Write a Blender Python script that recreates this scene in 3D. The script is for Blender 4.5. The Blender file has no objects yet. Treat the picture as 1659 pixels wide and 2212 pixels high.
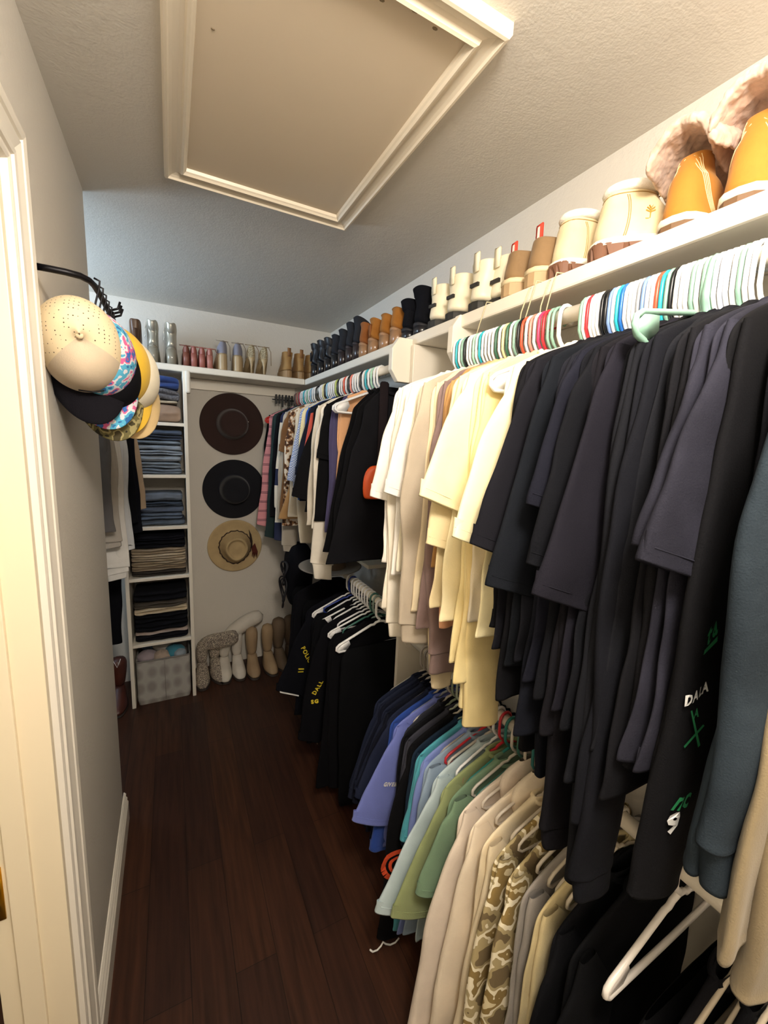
import bpy, bmesh, math, random
from mathutils import Vector, Matrix, noise
from mathutils.bvhtree import BVHTree
PI = math.pi
C = bpy.context.scene.collection
H, RX, LX, DY, ZS, SF = 2.44, 1.069, -0.231, 3.031, 2.057, 0.807   # ceiling, right wall, left wall, back wall, shelf top, shelf front
ROD_X, ROD_Z = 0.80, 1.955
LOW_X, LOW_Z = 0.81, 0.955
NX, NZ = 0.845, 0.875

# ------------------------------------------------------------------ colour and materials
def col(h):
    h = h.lstrip('#')
    v = [int(h[i:i+2], 16)/255 for i in (0, 2, 4)]
    return tuple(c/12.92 if c <= .04045 else ((c+.055)/1.055)**2.4 for c in v) + (1,)
_mc = {}
def mat(key, h, rough=.6, metal=0, bump=0, bscale=200, mottle=0, mscale=6, sheen=0, spec=.5, kind=None, h2=None, stretch=(1,1,1), coat=0):
    k = (key, h, rough, metal, bump, bscale, mottle, mscale, kind, h2)
    if k in _mc: return _mc[k]
    m = bpy.data.materials.new(key); m.use_nodes = True
    nt = m.node_tree; N = nt.nodes; L = nt.links
    b = N['Principled BSDF']
    b.inputs['Base Color'].default_value = col(h); b.inputs['Roughness'].default_value = rough
    b.inputs['Metallic'].default_value = metal; b.inputs['Specular IOR Level'].default_value = spec
    b.inputs['Sheen Weight'].default_value = sheen; b.inputs['Sheen Roughness'].default_value = .5
    b.inputs['Coat Weight'].default_value = coat
    tc = N.new('ShaderNodeTexCoord'); mp = N.new('ShaderNodeMapping'); mp.inputs['Scale'].default_value = stretch
    L.new(tc.outputs['Object'], mp.inputs['Vector'])
    def noi(s, d=3):
        n = N.new('ShaderNodeTexNoise'); n.inputs['Scale'].default_value = s; n.inputs['Detail'].default_value = d
        L.new(mp.outputs['Vector'], n.inputs['Vector']); return n
    def ramp(src, stops, interp='LINEAR'):
        r = N.new('ShaderNodeValToRGB'); r.color_ramp.interpolation = interp
        e = r.color_ramp.elements
        while len(e) < len(stops): e.new(.5)
        for i, (p, c) in enumerate(stops): e[i].position = p; e[i].color = c if len(c) == 4 else col(c)
        L.new(src, r.inputs['Fac']); return r
    if mottle:
        n = noi(mscale, 5); c1 = col(h); c2 = tuple(min(1, x*(1-mottle)) for x in c1[:3]) + (1,); c3 = tuple(min(1, x*(1+mottle)) for x in c1[:3]) + (1,)
        r = ramp(n.outputs['Fac'], [(.3, c2), (.7, c3)]); L.new(r.outputs['Color'], b.inputs['Base Color'])
    if kind == 'stripes':      # horizontal double stripes
        sx = N.new('ShaderNodeSeparateXYZ'); L.new(tc.outputs['Object'], sx.inputs[0])
        mm = N.new('ShaderNodeMath'); mm.operation = 'MULTIPLY'; mm.inputs[1].default_value = mscale; L.new(sx.outputs['Z'], mm.inputs[0])
        fr = N.new('ShaderNodeMath'); fr.operation = 'FRACT'; L.new(mm.outputs[0], fr.inputs[0])
        r = ramp(fr.outputs[0], [(0, h), (.40, h2), (.46, h), (.54, h2), (.60, h)], 'CONSTANT'); L.new(r.outputs['Color'], b.inputs['Base Color'])
    if kind == 'blocks':       # colour-blocked knit, broad bands
        sx = N.new('ShaderNodeSeparateXYZ'); L.new(tc.outputs['Object'], sx.inputs[0])
        mr = N.new('ShaderNodeMapRange'); mr.inputs[1].default_value = -1; mr.inputs[2].default_value = 0; L.new(sx.outputs['Z'], mr.inputs[0])
        r = ramp(mr.outputs[0], [(0, h2), (.19, h), (.42, h2), (.52, h), (.8, h2)], 'CONSTANT'); L.new(r.outputs['Color'], b.inputs['Base Color'])
    if kind == 'check':
        ck = N.new('ShaderNodeTexChecker'); ck.inputs['Scale'].default_value = mscale; ck.inputs['Color1'].default_value = col(h); ck.inputs['Color2'].default_value = col(h2)
        L.new(tc.outputs['Object'], ck.inputs['Vector']); L.new(ck.outputs['Color'], b.inputs['Base Color'])
    if kind == 'camo':
        n = noi(mscale, 2); r = ramp(n.outputs['Fac'], [(0, '#6f5f42'), (.42, '#a8986f'), (.5, '#e8dfc4'), (.56, '#8b7443'), (.64, '#d9cba4')], 'CONSTANT'); L.new(r.outputs['Color'], b.inputs['Base Color'])
    if kind == 'darkcamo':
        n = noi(mscale, 2); r = ramp(n.outputs['Fac'], [(0, '#2b281a'), (.43, '#6d6640'), (.52, '#a69b6c'), (.6, '#4a4229')], 'CONSTANT'); L.new(r.outputs['Color'], b.inputs['Base Color'])
    if kind == 'floral':
        n = noi(mscale, 2); r = ramp(n.outputs['Fac'], [(0, '#2f6fb0'), (.4, '#5bb7dd'), (.48, '#e9e6ee'), (.54, '#e56aa0'), (.6, '#3c74c4'), (.67, '#a9528f')], 'CONSTANT'); L.new(r.outputs['Color'], b.inputs['Base Color'])
    if kind == 'leopard':
        n = noi(mscale, 3); r = ramp(n.outputs['Fac'], [(0, '#4b3020'), (.45, '#a77d55'), (.53, '#e9dfcf')], 'CONSTANT'); L.new(r.outputs['Color'], b.inputs['Base Color'])
    if kind == 'perforated':
        v = N.new('ShaderNodeTexVoronoi'); v.inputs['Scale'].default_value = mscale; v.inputs['Randomness'].default_value = 0
        L.new(mp.outputs['Vector'], v.inputs['Vector']); r = ramp(v.outputs['Distance'], [(0, '#4a3b26'), (.17, h)], 'CONSTANT'); L.new(r.outputs['Color'], b.inputs['Base Color'])
    if kind == 'glitter':
        v = N.new('ShaderNodeTexVoronoi'); v.inputs['Scale'].default_value = mscale; L.new(mp.outputs['Vector'], v.inputs['Vector'])
        r = ramp(v.outputs['Color'], [(0, h), (.5, h), (.72, h2)]); L.new(r.outputs['Color'], b.inputs['Base Color'])
        bp = N.new('ShaderNodeBump'); bp.inputs['Strength'].default_value = .9; bp.inputs['Distance'].default_value = .004
        L.new(v.outputs['Distance'], bp.inputs['Height']); L.new(bp.outputs['Normal'], b.inputs['Normal'])
    if bump:
        n = noi(bscale, 4)
        bp = N.new('ShaderNodeBump'); bp.inputs['Strength'].default_value = bump; bp.inputs['Distance'].default_value = .002
        L.new(n.outputs['Fac'], bp.inputs['Height']); L.new(bp.outputs['Normal'], b.inputs['Normal'])
    _mc[k] = m; return m
def fab(h, mottle=.10, rough=.92, **k):
    return mat('fabric', h, rough, bump=.35, bscale=420, mottle=mottle, mscale=9, sheen=.12 if sum(col(h)[:3]) > .25 else 0, spec=.12, **k)
def plastic(h): return mat('plastic', h, .32, spec=.5)

def wall_mat(key, h, strength=.5, scale=70):
    m = bpy.data.materials.new(key); m.use_nodes = True
    nt = m.node_tree; N = nt.nodes; L = nt.links; b = N['Principled BSDF']
    b.inputs['Base Color'].default_value = col(h); b.inputs['Roughness'].default_value = .85; b.inputs['Specular IOR Level'].default_value = .2
    tc = N.new('ShaderNodeTexCoord')
    n = N.new('ShaderNodeTexNoise'); n.inputs['Scale'].default_value = scale; n.inputs['Detail'].default_value = 5; n.inputs['Roughness'].default_value = .55
    n2 = N.new('ShaderNodeTexNoise'); n2.inputs['Scale'].default_value = scale*.3; n2.inputs['Detail'].default_value = 3
    L.new(tc.outputs['Object'], n.inputs['Vector']); L.new(tc.outputs['Object'], n2.inputs['Vector'])
    mx = N.new('ShaderNodeMath'); mx.operation = 'ADD'; L.new(n.outputs['Fac'], mx.inputs[0]); L.new(n2.outputs['Fac'], mx.inputs[1])
    bp = N.new('ShaderNodeBump'); bp.inputs['Strength'].default_value = strength; bp.inputs['Distance'].default_value = .004
    L.new(mx.outputs[0], bp.inputs['Height']); L.new(bp.outputs['Normal'], b.inputs['Normal'])
    return m
WALL = wall_mat('textured_wall_paint', '#d6d1c8', .28, 150)
CEIL = wall_mat('textured_ceiling_paint', '#d6d1c8', .22, 170)
TRIM = mat('gloss_trim_paint', '#ece6da', .35, bump=.05, bscale=30)
SHELFP = mat('shelf_paint', '#e9e2d4', .4, bump=.06, bscale=25)
DOORP = mat('door_jamb_paint', '#efe2c6', .4)

def floor_mat():
    m = bpy.data.materials.new('dark_hardwood'); m.use_nodes = True
    nt = m.node_tree; N = nt.nodes; L = nt.links; b = N['Principled BSDF']
    tc = N.new('ShaderNodeTexCoord'); mp = N.new('ShaderNodeMapping'); mp.inputs['Rotation'].default_value = (0, 0, PI/2)
    L.new(tc.outputs['Object'], mp.inputs['Vector'])
    br = N.new('ShaderNodeTexBrick'); br.inputs['Scale'].default_value = 1; br.inputs['Brick Width'].default_value = 1.1; br.inputs['Row Height'].default_value = .125
    br.inputs['Mortar Size'].default_value = .0012; br.offset = .37
    br.inputs['Color1'].default_value = col('#36211a'); br.inputs['Color2'].default_value = col('#452a1d'); br.inputs['Mortar'].default_value = col('#1c120d')
    L.new(mp.outputs['Vector'], br.inputs['Vector'])
    m2 = N.new('ShaderNodeMapping'); m2.inputs['Scale'].default_value = (26, 1.6, 1); L.new(tc.outputs['Object'], m2.inputs['Vector'])
    n = N.new('ShaderNodeTexNoise'); n.inputs['Scale'].default_value = 2.2; n.inputs['Detail'].default_value = 7; n.inputs['Distortion'].default_value = .6
    L.new(m2.outputs['Vector'], n.inputs['Vector'])
    r = N.new('ShaderNodeValToRGB'); r.color_ramp.elements[0].position = .3; r.color_ramp.elements[0].color = (.55, .55, .55, 1); r.color_ramp.elements[1].position = .75; r.color_ramp.elements[1].color = (1.25, 1.2, 1.15, 1)
    L.new(n.outputs['Fac'], r.inputs['Fac'])
    mx = N.new('ShaderNodeMix'); mx.data_type = 'RGBA'; mx.blend_type = 'MULTIPLY'; mx.inputs[0].default_value = 1
    L.new(br.outputs['Color'], mx.inputs[6]); L.new(r.outputs['Color'], mx.inputs[7]); L.new(mx.outputs[2], b.inputs['Base Color'])
    b.inputs['Roughness'].default_value = .42; b.inputs['Specular IOR Level'].default_value = .35
    bp = N.new('ShaderNodeBump'); bp.inputs['Strength'].default_value = .2; bp.inputs['Distance'].default_value = .002
    L.new(n.outputs['Fac'], bp.inputs['Height']); L.new(bp.outputs['Normal'], b.inputs['Normal'])
    return m

# ------------------------------------------------------------------ mesh building
class MB:
    def __init__(s): s.v = []; s.f = []
    def add(s, vs, fs):
        o = len(s.v); s.v += [tuple(v) for v in vs]; s.f += [tuple(i+o for i in f) for f in fs]
    def box(s, x0, x1, y0, y1, z0, z1):
        s.add([(x, y, z) for x in (x0, x1) for y in (y0, y1) for z in (z0, z1)], [(0,1,3,2),(4,6,7,5),(0,4,5,1),(2,3,7,6),(0,2,6,4),(1,5,7,3)]); return s
    def rings(s, rs, cap0=False, cap1=False, closed=True):
        n = len(rs[0]); vs = [v for r in rs for v in r]; fs = []
        for i in range(len(rs)-1):
            for j in range(n if closed else n-1):
                k = (j+1) % n; fs.append((i*n+j, i*n+k, (i+1)*n+k, (i+1)*n+j))
        if cap0: fs.append(tuple(reversed(range(n))))
        if cap1: fs.append(tuple(range((len(rs)-1)*n, len(rs)*n)))
        s.add(vs, fs); return s
    def tube(s, pts, r, n=8, closed=False):
        pts = [Vector(p) for p in pts]; m = len(pts); rs = []; up = None
        for i, p in enumerate(pts):
            a = pts[(i-1) % m] if (closed or i > 0) else pts[0]; b = pts[(i+1) % m] if (closed or i < m-1) else pts[-1]
            t = (b-a).normalized()
            if up is None:
                up = Vector((0, 0, 1)) if abs(t.z) < .9 else Vector((0, 1, 0))
            x = t.cross(up)
            if x.length < 1e-4: x = t.cross(Vector((1, 0, 0)))
            x.normalize(); y = x.cross(t).normalized(); up = y
            rr = r[i] if isinstance(r, (list, tuple)) else r
            rs.append([p + x*math.cos(2*PI*j/n)*rr + y*math.sin(2*PI*j/n)*rr for j in range(n)])
        if closed: rs.append(rs[0])
        s.rings(rs, not closed, not closed); return s
    def lathe(s, prof, n=40, sx=1, sy=1, c=(0,0,0), cap0=False, cap1=False):
        s.rings([[(c[0]+r*math.cos(2*PI*j/n)*sx, c[1]+r*math.sin(2*PI*j/n)*sy, c[2]+z) for j in range(n)] for r, z in prof], cap0, cap1); return s
    def prism(s, poly, axis, a, b):   # poly in the other two axes
        def pt(u, v, w): return {0: (w, u, v), 1: (u, w, v), 2: (u, v, w)}[axis]
        n = len(poly); s.add([pt(u, v, a) for u, v in poly] + [pt(u, v, b) for u, v in poly],
            [tuple(range(n)), tuple(reversed(range(n, 2*n)))] + [(i, (i+1) % n, n+(i+1) % n, n+i) for i in range(n)]); return s
def link(name, me, m, parent=None, smooth=True, sub=0, bevel=0, loc=None, rot=None):
    o = bpy.data.objects.new(name, me); C.objects.link(o)
    if m and not me.materials: me.materials.append(m)
    if parent: o.parent = parent
    if loc: o.location = loc
    if rot: o.rotation_euler = rot
    if smooth:
        for p in me.polygons: p.use_smooth = True
    if bevel:
        b = o.modifiers.new('edge', 'BEVEL'); b.width = bevel; b.segments = 2; b.limit_method = 'ANGLE'; b.angle_limit = .6
    if sub:
        b = o.modifiers.new('soft', 'SUBSURF'); b.levels = sub; b.render_levels = sub
    return o
def mk(name, mb, m, parent=None, smooth=True, sub=0, bevel=0, loc=None, rot=None):
    me = bpy.data.meshes.new(name); me.from_pydata(mb.v, [], mb.f); me.validate()
    bm = bmesh.new(); bm.from_mesh(me); bmesh.ops.recalc_face_normals(bm, faces=bm.faces); bm.to_mesh(me); bm.free()
    return link(name, me, m, parent, smooth, sub, bevel, loc, rot)
def thing(name, label, cat, loc, rz=0, group=None):
    o = bpy.data.objects.new(name, None); C.objects.link(o); o.empty_display_size = .05
    o.location = loc; o.rotation_euler = (0, 0, rz); return tag(o, label, cat, group)
def tag(o, label, cat, group=None):
    o['label'] = label; o['category'] = cat
    if group: o['group'] = group
    return o
def struct(name, mb, m, **k):
    o = mk(name, mb, m, smooth=False, **k); o['kind'] = 'structure'; return o
def kids(o): return [c for c in bpy.data.objects if c.parent == o]
def dup(root, loc, rz, label, group=None):
    r = root.copy(); C.objects.link(r); r.location = loc; r.rotation_euler = (0, 0, rz); r['label'] = label
    if group: r['group'] = group
    for ch in kids(root):
        c = ch.copy(); C.objects.link(c); c.parent = r
        for g in kids(ch):
            d = g.copy(); C.objects.link(d); d.parent = c
    return r
def interp(x, tab):
    if x <= tab[0][0]: return tab[0][1]
    for (a, p), (b, q) in zip(tab, tab[1:]):
        if x <= b:
            t = (x-a)/(b-a); return p+(q-p)*t
    return tab[-1][1]
ORD = ['zeroth','first','second','third','fourth','fifth','sixth','seventh','eighth','ninth','tenth','eleventh','twelfth','thirteenth','fourteenth','fifteenth','sixteenth','seventeenth','eighteenth','nineteenth','twentieth',
 'twenty-first','twenty-second','twenty-third','twenty-fourth','twenty-fifth','twenty-sixth','twenty-seventh','twenty-eighth','twenty-ninth','thirtieth','thirty-first','thirty-second','thirty-third','thirty-fourth','thirty-fifth','thirty-sixth','thirty-seventh','thirty-eighth','thirty-ninth','fortieth']

# ------------------------------------------------------------------ the room
YB = -0.95           # wall behind the photographer
AX = -1.10           # far side of the recess beyond the left wall
YC = 1.842           # end of the left wall
DO = 0.955           # door opening edge
struct('floor', MB().box(AX-.1, RX+.1, YB-.1, DY+.1, -.05, 0), floor_mat())
struct('ceiling', MB().box(AX-.1, RX+.1, YB-.1, DY+.1, H, H+.05), CEIL)
struct('wall_right', MB().box(RX, RX+.1, YB, DY, 0, H), WALL)
struct('wall_back', MB().box(AX-.1, RX+.1, DY, DY+.1, 0, H), WALL)
struct('wall_front', MB().box(AX-.1, RX+.1, YB-.1, YB, 0, H), WALL)
# left wall: the piece past the door, with a rounded end, and the piece over the door
w = MB(); T = .12; rr = .025
poly = [(LX, DO), (LX, YC-rr)] + [(LX-rr+rr*math.cos(a), YC-rr+rr*math.sin(a)) for a in [i*PI/12 for i in range(1, 7)]] + [(LX-T, YC), (LX-T, DO)]
w.prism(poly, 2, 0, H); w.box(LX-T, LX, YB, DO, 2.10, H); w.box(LX-T, LX, YB, -.02, 0, 2.10)
struct('wall_left', w, WALL)
struct('wall_recess', MB().box(AX-.1, LX-T, YC-.1, YC, 0, H), WALL)
w = MB(); w.box(AX-.1, AX, YC, DY, 0, 1.95); w.box(AX-.1, AX, YC, DY, 2.33, H); w.box(AX-.1, AX, YC, 2.0, 1.95, 2.33); w.box(AX-.1, AX, 2.8, DY, 1.95, 2.33)
struct('wall_recess_left', w, WALL)
wf = MB(); wf.box(AX-.01, AX+.015, 1.96, 2.0, 1.91, 2.37); wf.box(AX-.01, AX+.015, 2.8, 2.84, 1.91, 2.37); wf.box(AX-.01, AX+.015, 2.0, 2.8, 1.91, 1.95); wf.box(AX-.01, AX+.015, 2.0, 2.8, 2.33, 2.37)
struct('window_1', wf, TRIM)
# hall behind the door opening
struct('wall_hall', MB().box(-1.5, -1.45, YB-.1, YC-.1, 0, H).box(-1.5, LX-T, YB-.15, YB-.1, 0, H), WALL)
struct('floor_hall', MB().box(-1.5, AX-.1, YB-.1, YC-.1, -.05, 0), mat('hall_floor', '#8a7355', .6))
struct('ceiling_hall', MB().box(-1.5, AX-.1, YB-.1, YC-.1, H, H+.05), CEIL)
# door casing: moulded profile swept up the far side and across the head, on the closet side
prof = [(0,0),(.006,.010),(.012,.012),(.018,.012),(.021,.016),(.030,.017),(.034,.012),(.040,.013),(.060,.018),(.066,.014),(.070,.019),(.082,.021),(.090,.019),(.092,0)]
def moulding(mb, corners, inward, depth_dir):
    # corners: list of (point, miter direction); profile offset u runs along the miter, depth along depth_dir
    rs = []
    for p, mdir in corners:
        rs.append([tuple(Vector(p) + Vector(mdir)*u + Vector(depth_dir)*d for _ in (0,))[0] for u, d in prof])
    mb.rings(rs, True, True)
c = MB(); moulding(c, [((LX, DO, 0), (0, 1, 0)), ((LX, DO, 2.08), (0, 1, 1)), ((LX, -.02, 2.08), (0, -1, 1)), ((LX, -.02, 0), (0, -1, 0))], 0, (1, 0, 0))
struct('trim_1', c, TRIM)
j = MB(); j.box(LX-T, LX+.001, DO-.018, DO, 0, 2.08); j.box(LX-.085, LX-.048, DO-.030, DO-.018, 0, 2.07); j.box(LX-T, LX+.001, -.02, DO, 2.062, 2.08)
struct('trim_2', j, DOORP, bevel=.0015)
hg = MB(); hg.box(LX-.118, LX-.095, DO-.021, DO-.018, .68, .80); hg.tube([(LX-.122, DO-.026, .67), (LX-.122, DO-.026, .81)], .007)
tag(mk('door_hinge', hg, mat('brass', '#d9a92e', .3, 1), smooth=True), 'bright brass hinge on the door jamb in the lower left corner', 'hinge')
def base(name, axis, a, b, c0, sgn):
    pf = [(0,0),(.016,0),(.016,.085),(.012,.092),(.013,.104),(.008,.112),(.009,.124),(.003,.132),(0,.132)]
    mb = MB()
    if axis == 'y': mb.prism([(c0+sgn*u, v) for u, v in pf], 1, a, b)
    else: mb.prism([(c0+sgn*u, v) for u, v in pf], 0, a, b)
    return struct(name, mb, TRIM)
base('baseboard_left', 'y', DO+.092, YC+.012, LX, 1)
base('baseboard_right', 'y', YB, DY, RX, -1)

# attic hatch in the ceiling: panel and mitred frame
hx0, hx1, hy0, hy1 = .010, .597, .712, 1.552
at = thing('attic_hatch', 'cream rectangular attic hatch panel with mitred moulding in the ceiling', 'attic hatch', ((hx0+hx1)/2, (hy0+hy1)/2, H))
cx, cy = (hx0+hx1)/2, (hy0+hy1)/2
pn = mk('panel', MB().box(hx0+.05-cx, hx1-.05-cx, hy0+.05-cy, hy1-.05-cy, -.010, -.001), mat('hatch_panel', '#dccdb6', .6, bump=.15, bscale=40), at, smooth=False)
fm = MB(); hw_ = .062
pf = [(0,0),(0,.020),(.004,.026),(.010,.027),(.013,.022),(.020,.018),(.032,.015),(.040,.017),(.044,.024),(.050,.026),(.054,.021),(.058,.018),(.060,.010),(.060,0)]
rs = []
for (x, y, dx, dy) in ((hx0, hy0, 1, 1), (hx1, hy0, -1, 1), (hx1, hy1, -1, -1), (hx0, hy1, 1, -1), (hx0, hy0, 1, 1)):
    rs.append([(x-cx+dx*u, y-cy+dy*u, -d) for u, d in pf])
fm.rings(rs); mk('moulding', fm, mat('hatch_trim', '#eadfcb', .35), at, smooth=False)
sc = MB(); rng = random.Random(4)
for (x, y, s) in ((.36, .79, .006), (.42, .775, .009), (.47, .785, .006), (.10, 1.0, .004), (.30, .80, .003)):
    sc.lathe([(s, 0), (s*.7, -.0008), (.0005, -.001)], 7, 1, .6, (x-cx, y-cy, -.0102))
mk('paint_chips', sc, mat('paint_chip', '#8d7b62', .8), at)

# ------------------------------------------------------------------ shelves, dividers, rods
def shelf_bar(name, label, x0, x1, y0, y1, z1, th=.038):
    return tag(mk(name, MB().box(x0, x1, y0, y1, z1-th, z1), SHELFP, smooth=False, bevel=.006), label, 'shelf')
shelf_bar('wall_shelf', 'long white painted shelf on the right wall holding the row of boots', SF, RX-.001, YB+.01, DY-.001, ZS)
shelf_bar('wall_shelf', 'white painted shelf on the back wall over the three hats', AX+.01, SF-.002, DY-.262, DY-.001, ZS)
tag(mk('shelf_cleat', MB().box(.10, SF-.004, DY-.02, DY-.001, ZS-.105, ZS-.040), SHELFP, smooth=False, bevel=.002), 'white wooden cleat under the back wall shelf', 'cleat')
tag(mk('partition_panel', MB().box(.800, RX-.002, 1.36, 1.379, 0, ZS-.039), SHELFP, smooth=False, bevel=.002), 'tall cream partition panel between the near and far hanging sections', 'partition')
def octagon(name, label, xc, zc, y0, y1, hw, hh, ch):
    p = [(-hw, -hh+ch), (-hw+ch*.7, -hh), (hw-ch*.7, -hh), (hw, -hh+ch), (hw, hh-ch), (hw-ch*.7, hh), (-hw+ch*.7, hh), (-hw, hh-ch)]
    return tag(mk(name, MB().prism([(xc+a, zc+b) for a, b in p], 1, y0, y1), SHELFP, smooth=False, bevel=.002), label, 'bracket')
octagon('rod_bracket', 'cream octagonal rod bracket beside the partition edge, under the orange suede boots', .785, 1.962, 1.385, 1.412, .060, .078, .040)
octagon('rod_bracket', 'cream octagonal rod bracket at the far end of the near rod, under the rain boots', .838, 1.982, 1.095, 1.12, .060, .074, .036)
tag(mk('rod_bracket', MB().rings([[(.868+.05*math.cos(a*PI/12), y, .875+.05*math.sin(a*PI/12)) for a in range(24)] for y in (1.335, 1.355)], True, True), SHELFP, smooth=False),
    'round cream rod socket low on the partition panel', 'bracket')
def rod(x, y0, y1, z, label, r=.0165):
    return tag(mk('closet_rod', MB().tube([(x, y0, z), (x, y1, z)], r, 20), SHELFP), label, 'closet rod')
rod(ROD_X, YB+.02, 1.094, ROD_Z, 'white hanging rod under the right shelf, near section carrying cream and black shirts')
rod(ROD_X, 1.413, DY-.002, ROD_Z, 'white hanging rod under the right shelf, far section beyond the partition')
rod(NX, YB+.02, 1.334, NZ, 'lower white rod of the near section, mostly hidden by hanging shirts')
rod(LOW_X, 1.381, 2.35, LOW_Z, 'lower white rod of the far section carrying the black uniforms')

# ------------------------------------------------------------------ hangers
def hanger_mesh(r, web=False, drop=.075, tip=.205, zt=-.152):
    mb = MB(); hk = []
    R = .0215
    for i in range(9):                                   # over the rod, wall side tip to aisle side
        a = -.25*PI + i/8*1.25*PI
        hk.append((R*math.cos(a), 0, R*math.sin(a)))
    hk += [(-R, 0, -.022), (-R*.92, 0, -.045), (-.012, 0, -.058), (-.002, 0, -.066), (0, 0, -drop)]
    mb.tube(hk, r, 8)
    arm = [(0, 0, -drop), (-.02, 0, -drop-.004), (-.030, 0, -drop-.012), (-.045, 0, -drop-.012), (-tip+.012, 0, zt+.004), (-tip, 0, zt-.006), (-tip-.001, 0, zt-.018), (-tip+.010, 0, zt-.028),
           (0, 0, zt-.030)]
    full = arm + [(-x, y, z) for x, y, z in reversed(arm[:-1])]
    mb.tube(full[:-1], r*.95, 8, closed=True)
    if web:
        for s in (-1, 1):
            p = [(s*(tip-.001), zt-.018), (s*(tip-.014), zt+.002), (s*(tip-.055), zt+.016), (s*(tip-.062), zt-.002), (s*(tip-.045), zt-.028), (s*(tip-.012), zt-.028)]
            mb.prism(p, 1, -.003, .003)
    return mb
_hm = {}
def hanger(x, y, z, h, label, group=None, yaw=0, r=.0036, web=False, tip=.205):
    k = (h, r, web, tip)
    if k not in _hm:
        o = mk('clothes_hanger', hanger_mesh(r, web, tip=tip, zt=-.152+(.205-tip)*.42), plastic(h)); _hm[k] = o.data
    else:
        o = bpy.data.objects.new('clothes_hanger', _hm[k]); C.objects.link(o)
    o.location = (x, y, z); o.rotation_euler = (0, 0, yaw)
    return tag(o, label, 'hanger', group)

# ------------------------------------------------------------------ garments
def fold(x, z, seed, amp=1.0):
    d = min(1, max(0, (-z-.10)/.45))
    a = noise.noise(Vector((x*7+3, z*1.1, 0)))*.012*d                     # shared by neighbours, so they nest
    b = noise.noise(Vector((x*16, z*1.7, seed)))*.010*d
    c = noise.noise(Vector((x*34+z*12, z*9-x*6, seed+7)))*(.001+.0035*min(1, d*2.2))
    e = abs(noise.noise(Vector((x*13-z*8, z*4.5+x*9, seed+17))))*.009*min(1, d*2)      # diagonal creases
    return a + (b + c + e)*amp
def slab(cxf, wf, tf, zs, seed, N=30, tilt=None, amp=1.0, yoff=0, inner=True):
    rs = []
    for i, z in enumerate(zs):
        cx_, w_, t_ = cxf(z), wf(z), tf(z); r_ = []
        for k in range(N):
            a = 2*PI*k/N; ca, sa = math.cos(a), math.sin(a)
            x = cx_ + w_*math.copysign(abs(ca)**.85, ca)
            x += ca*(noise.noise(Vector((z*5.5, seed*1.7, ca)))*.011+noise.noise(Vector((z*17, seed*.7, ca)))*.0035)*min(1, max(0, (-z-.15)/.08))*amp
            zz = z + (tilt(x-cx_, z) if tilt else 0)
            y = yoff + t_*math.copysign(abs(sa)**.7, sa) + fold(x, zz, seed, amp)
            if i == len(zs)-1 or i == 0: zz += noise.noise(Vector((x*20, seed, 0)))*.004
            r_.append((x, y, zz))
        rs.append(r_)
    if inner:   # turned-in hem
        last = rs[-1]; n = len(last); ccx = sum(p[0] for p in last)/n; ccy = sum(p[1] for p in last)/n
        rs.append([(ccx+(p[0]-ccx)*.97, ccy+(p[1]-ccy)*.6, p[2]+.004) for p in last])
        rs.append([(ccx+(p[0]-ccx)*.96, ccy+(p[1]-ccy)*.55, p[2]+.04) for p in last])
    mb = MB(); mb.rings(rs); return mb
def lin(a, b, n): return [a+(b-a)*i/(n-1) for i in range(n)]
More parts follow.
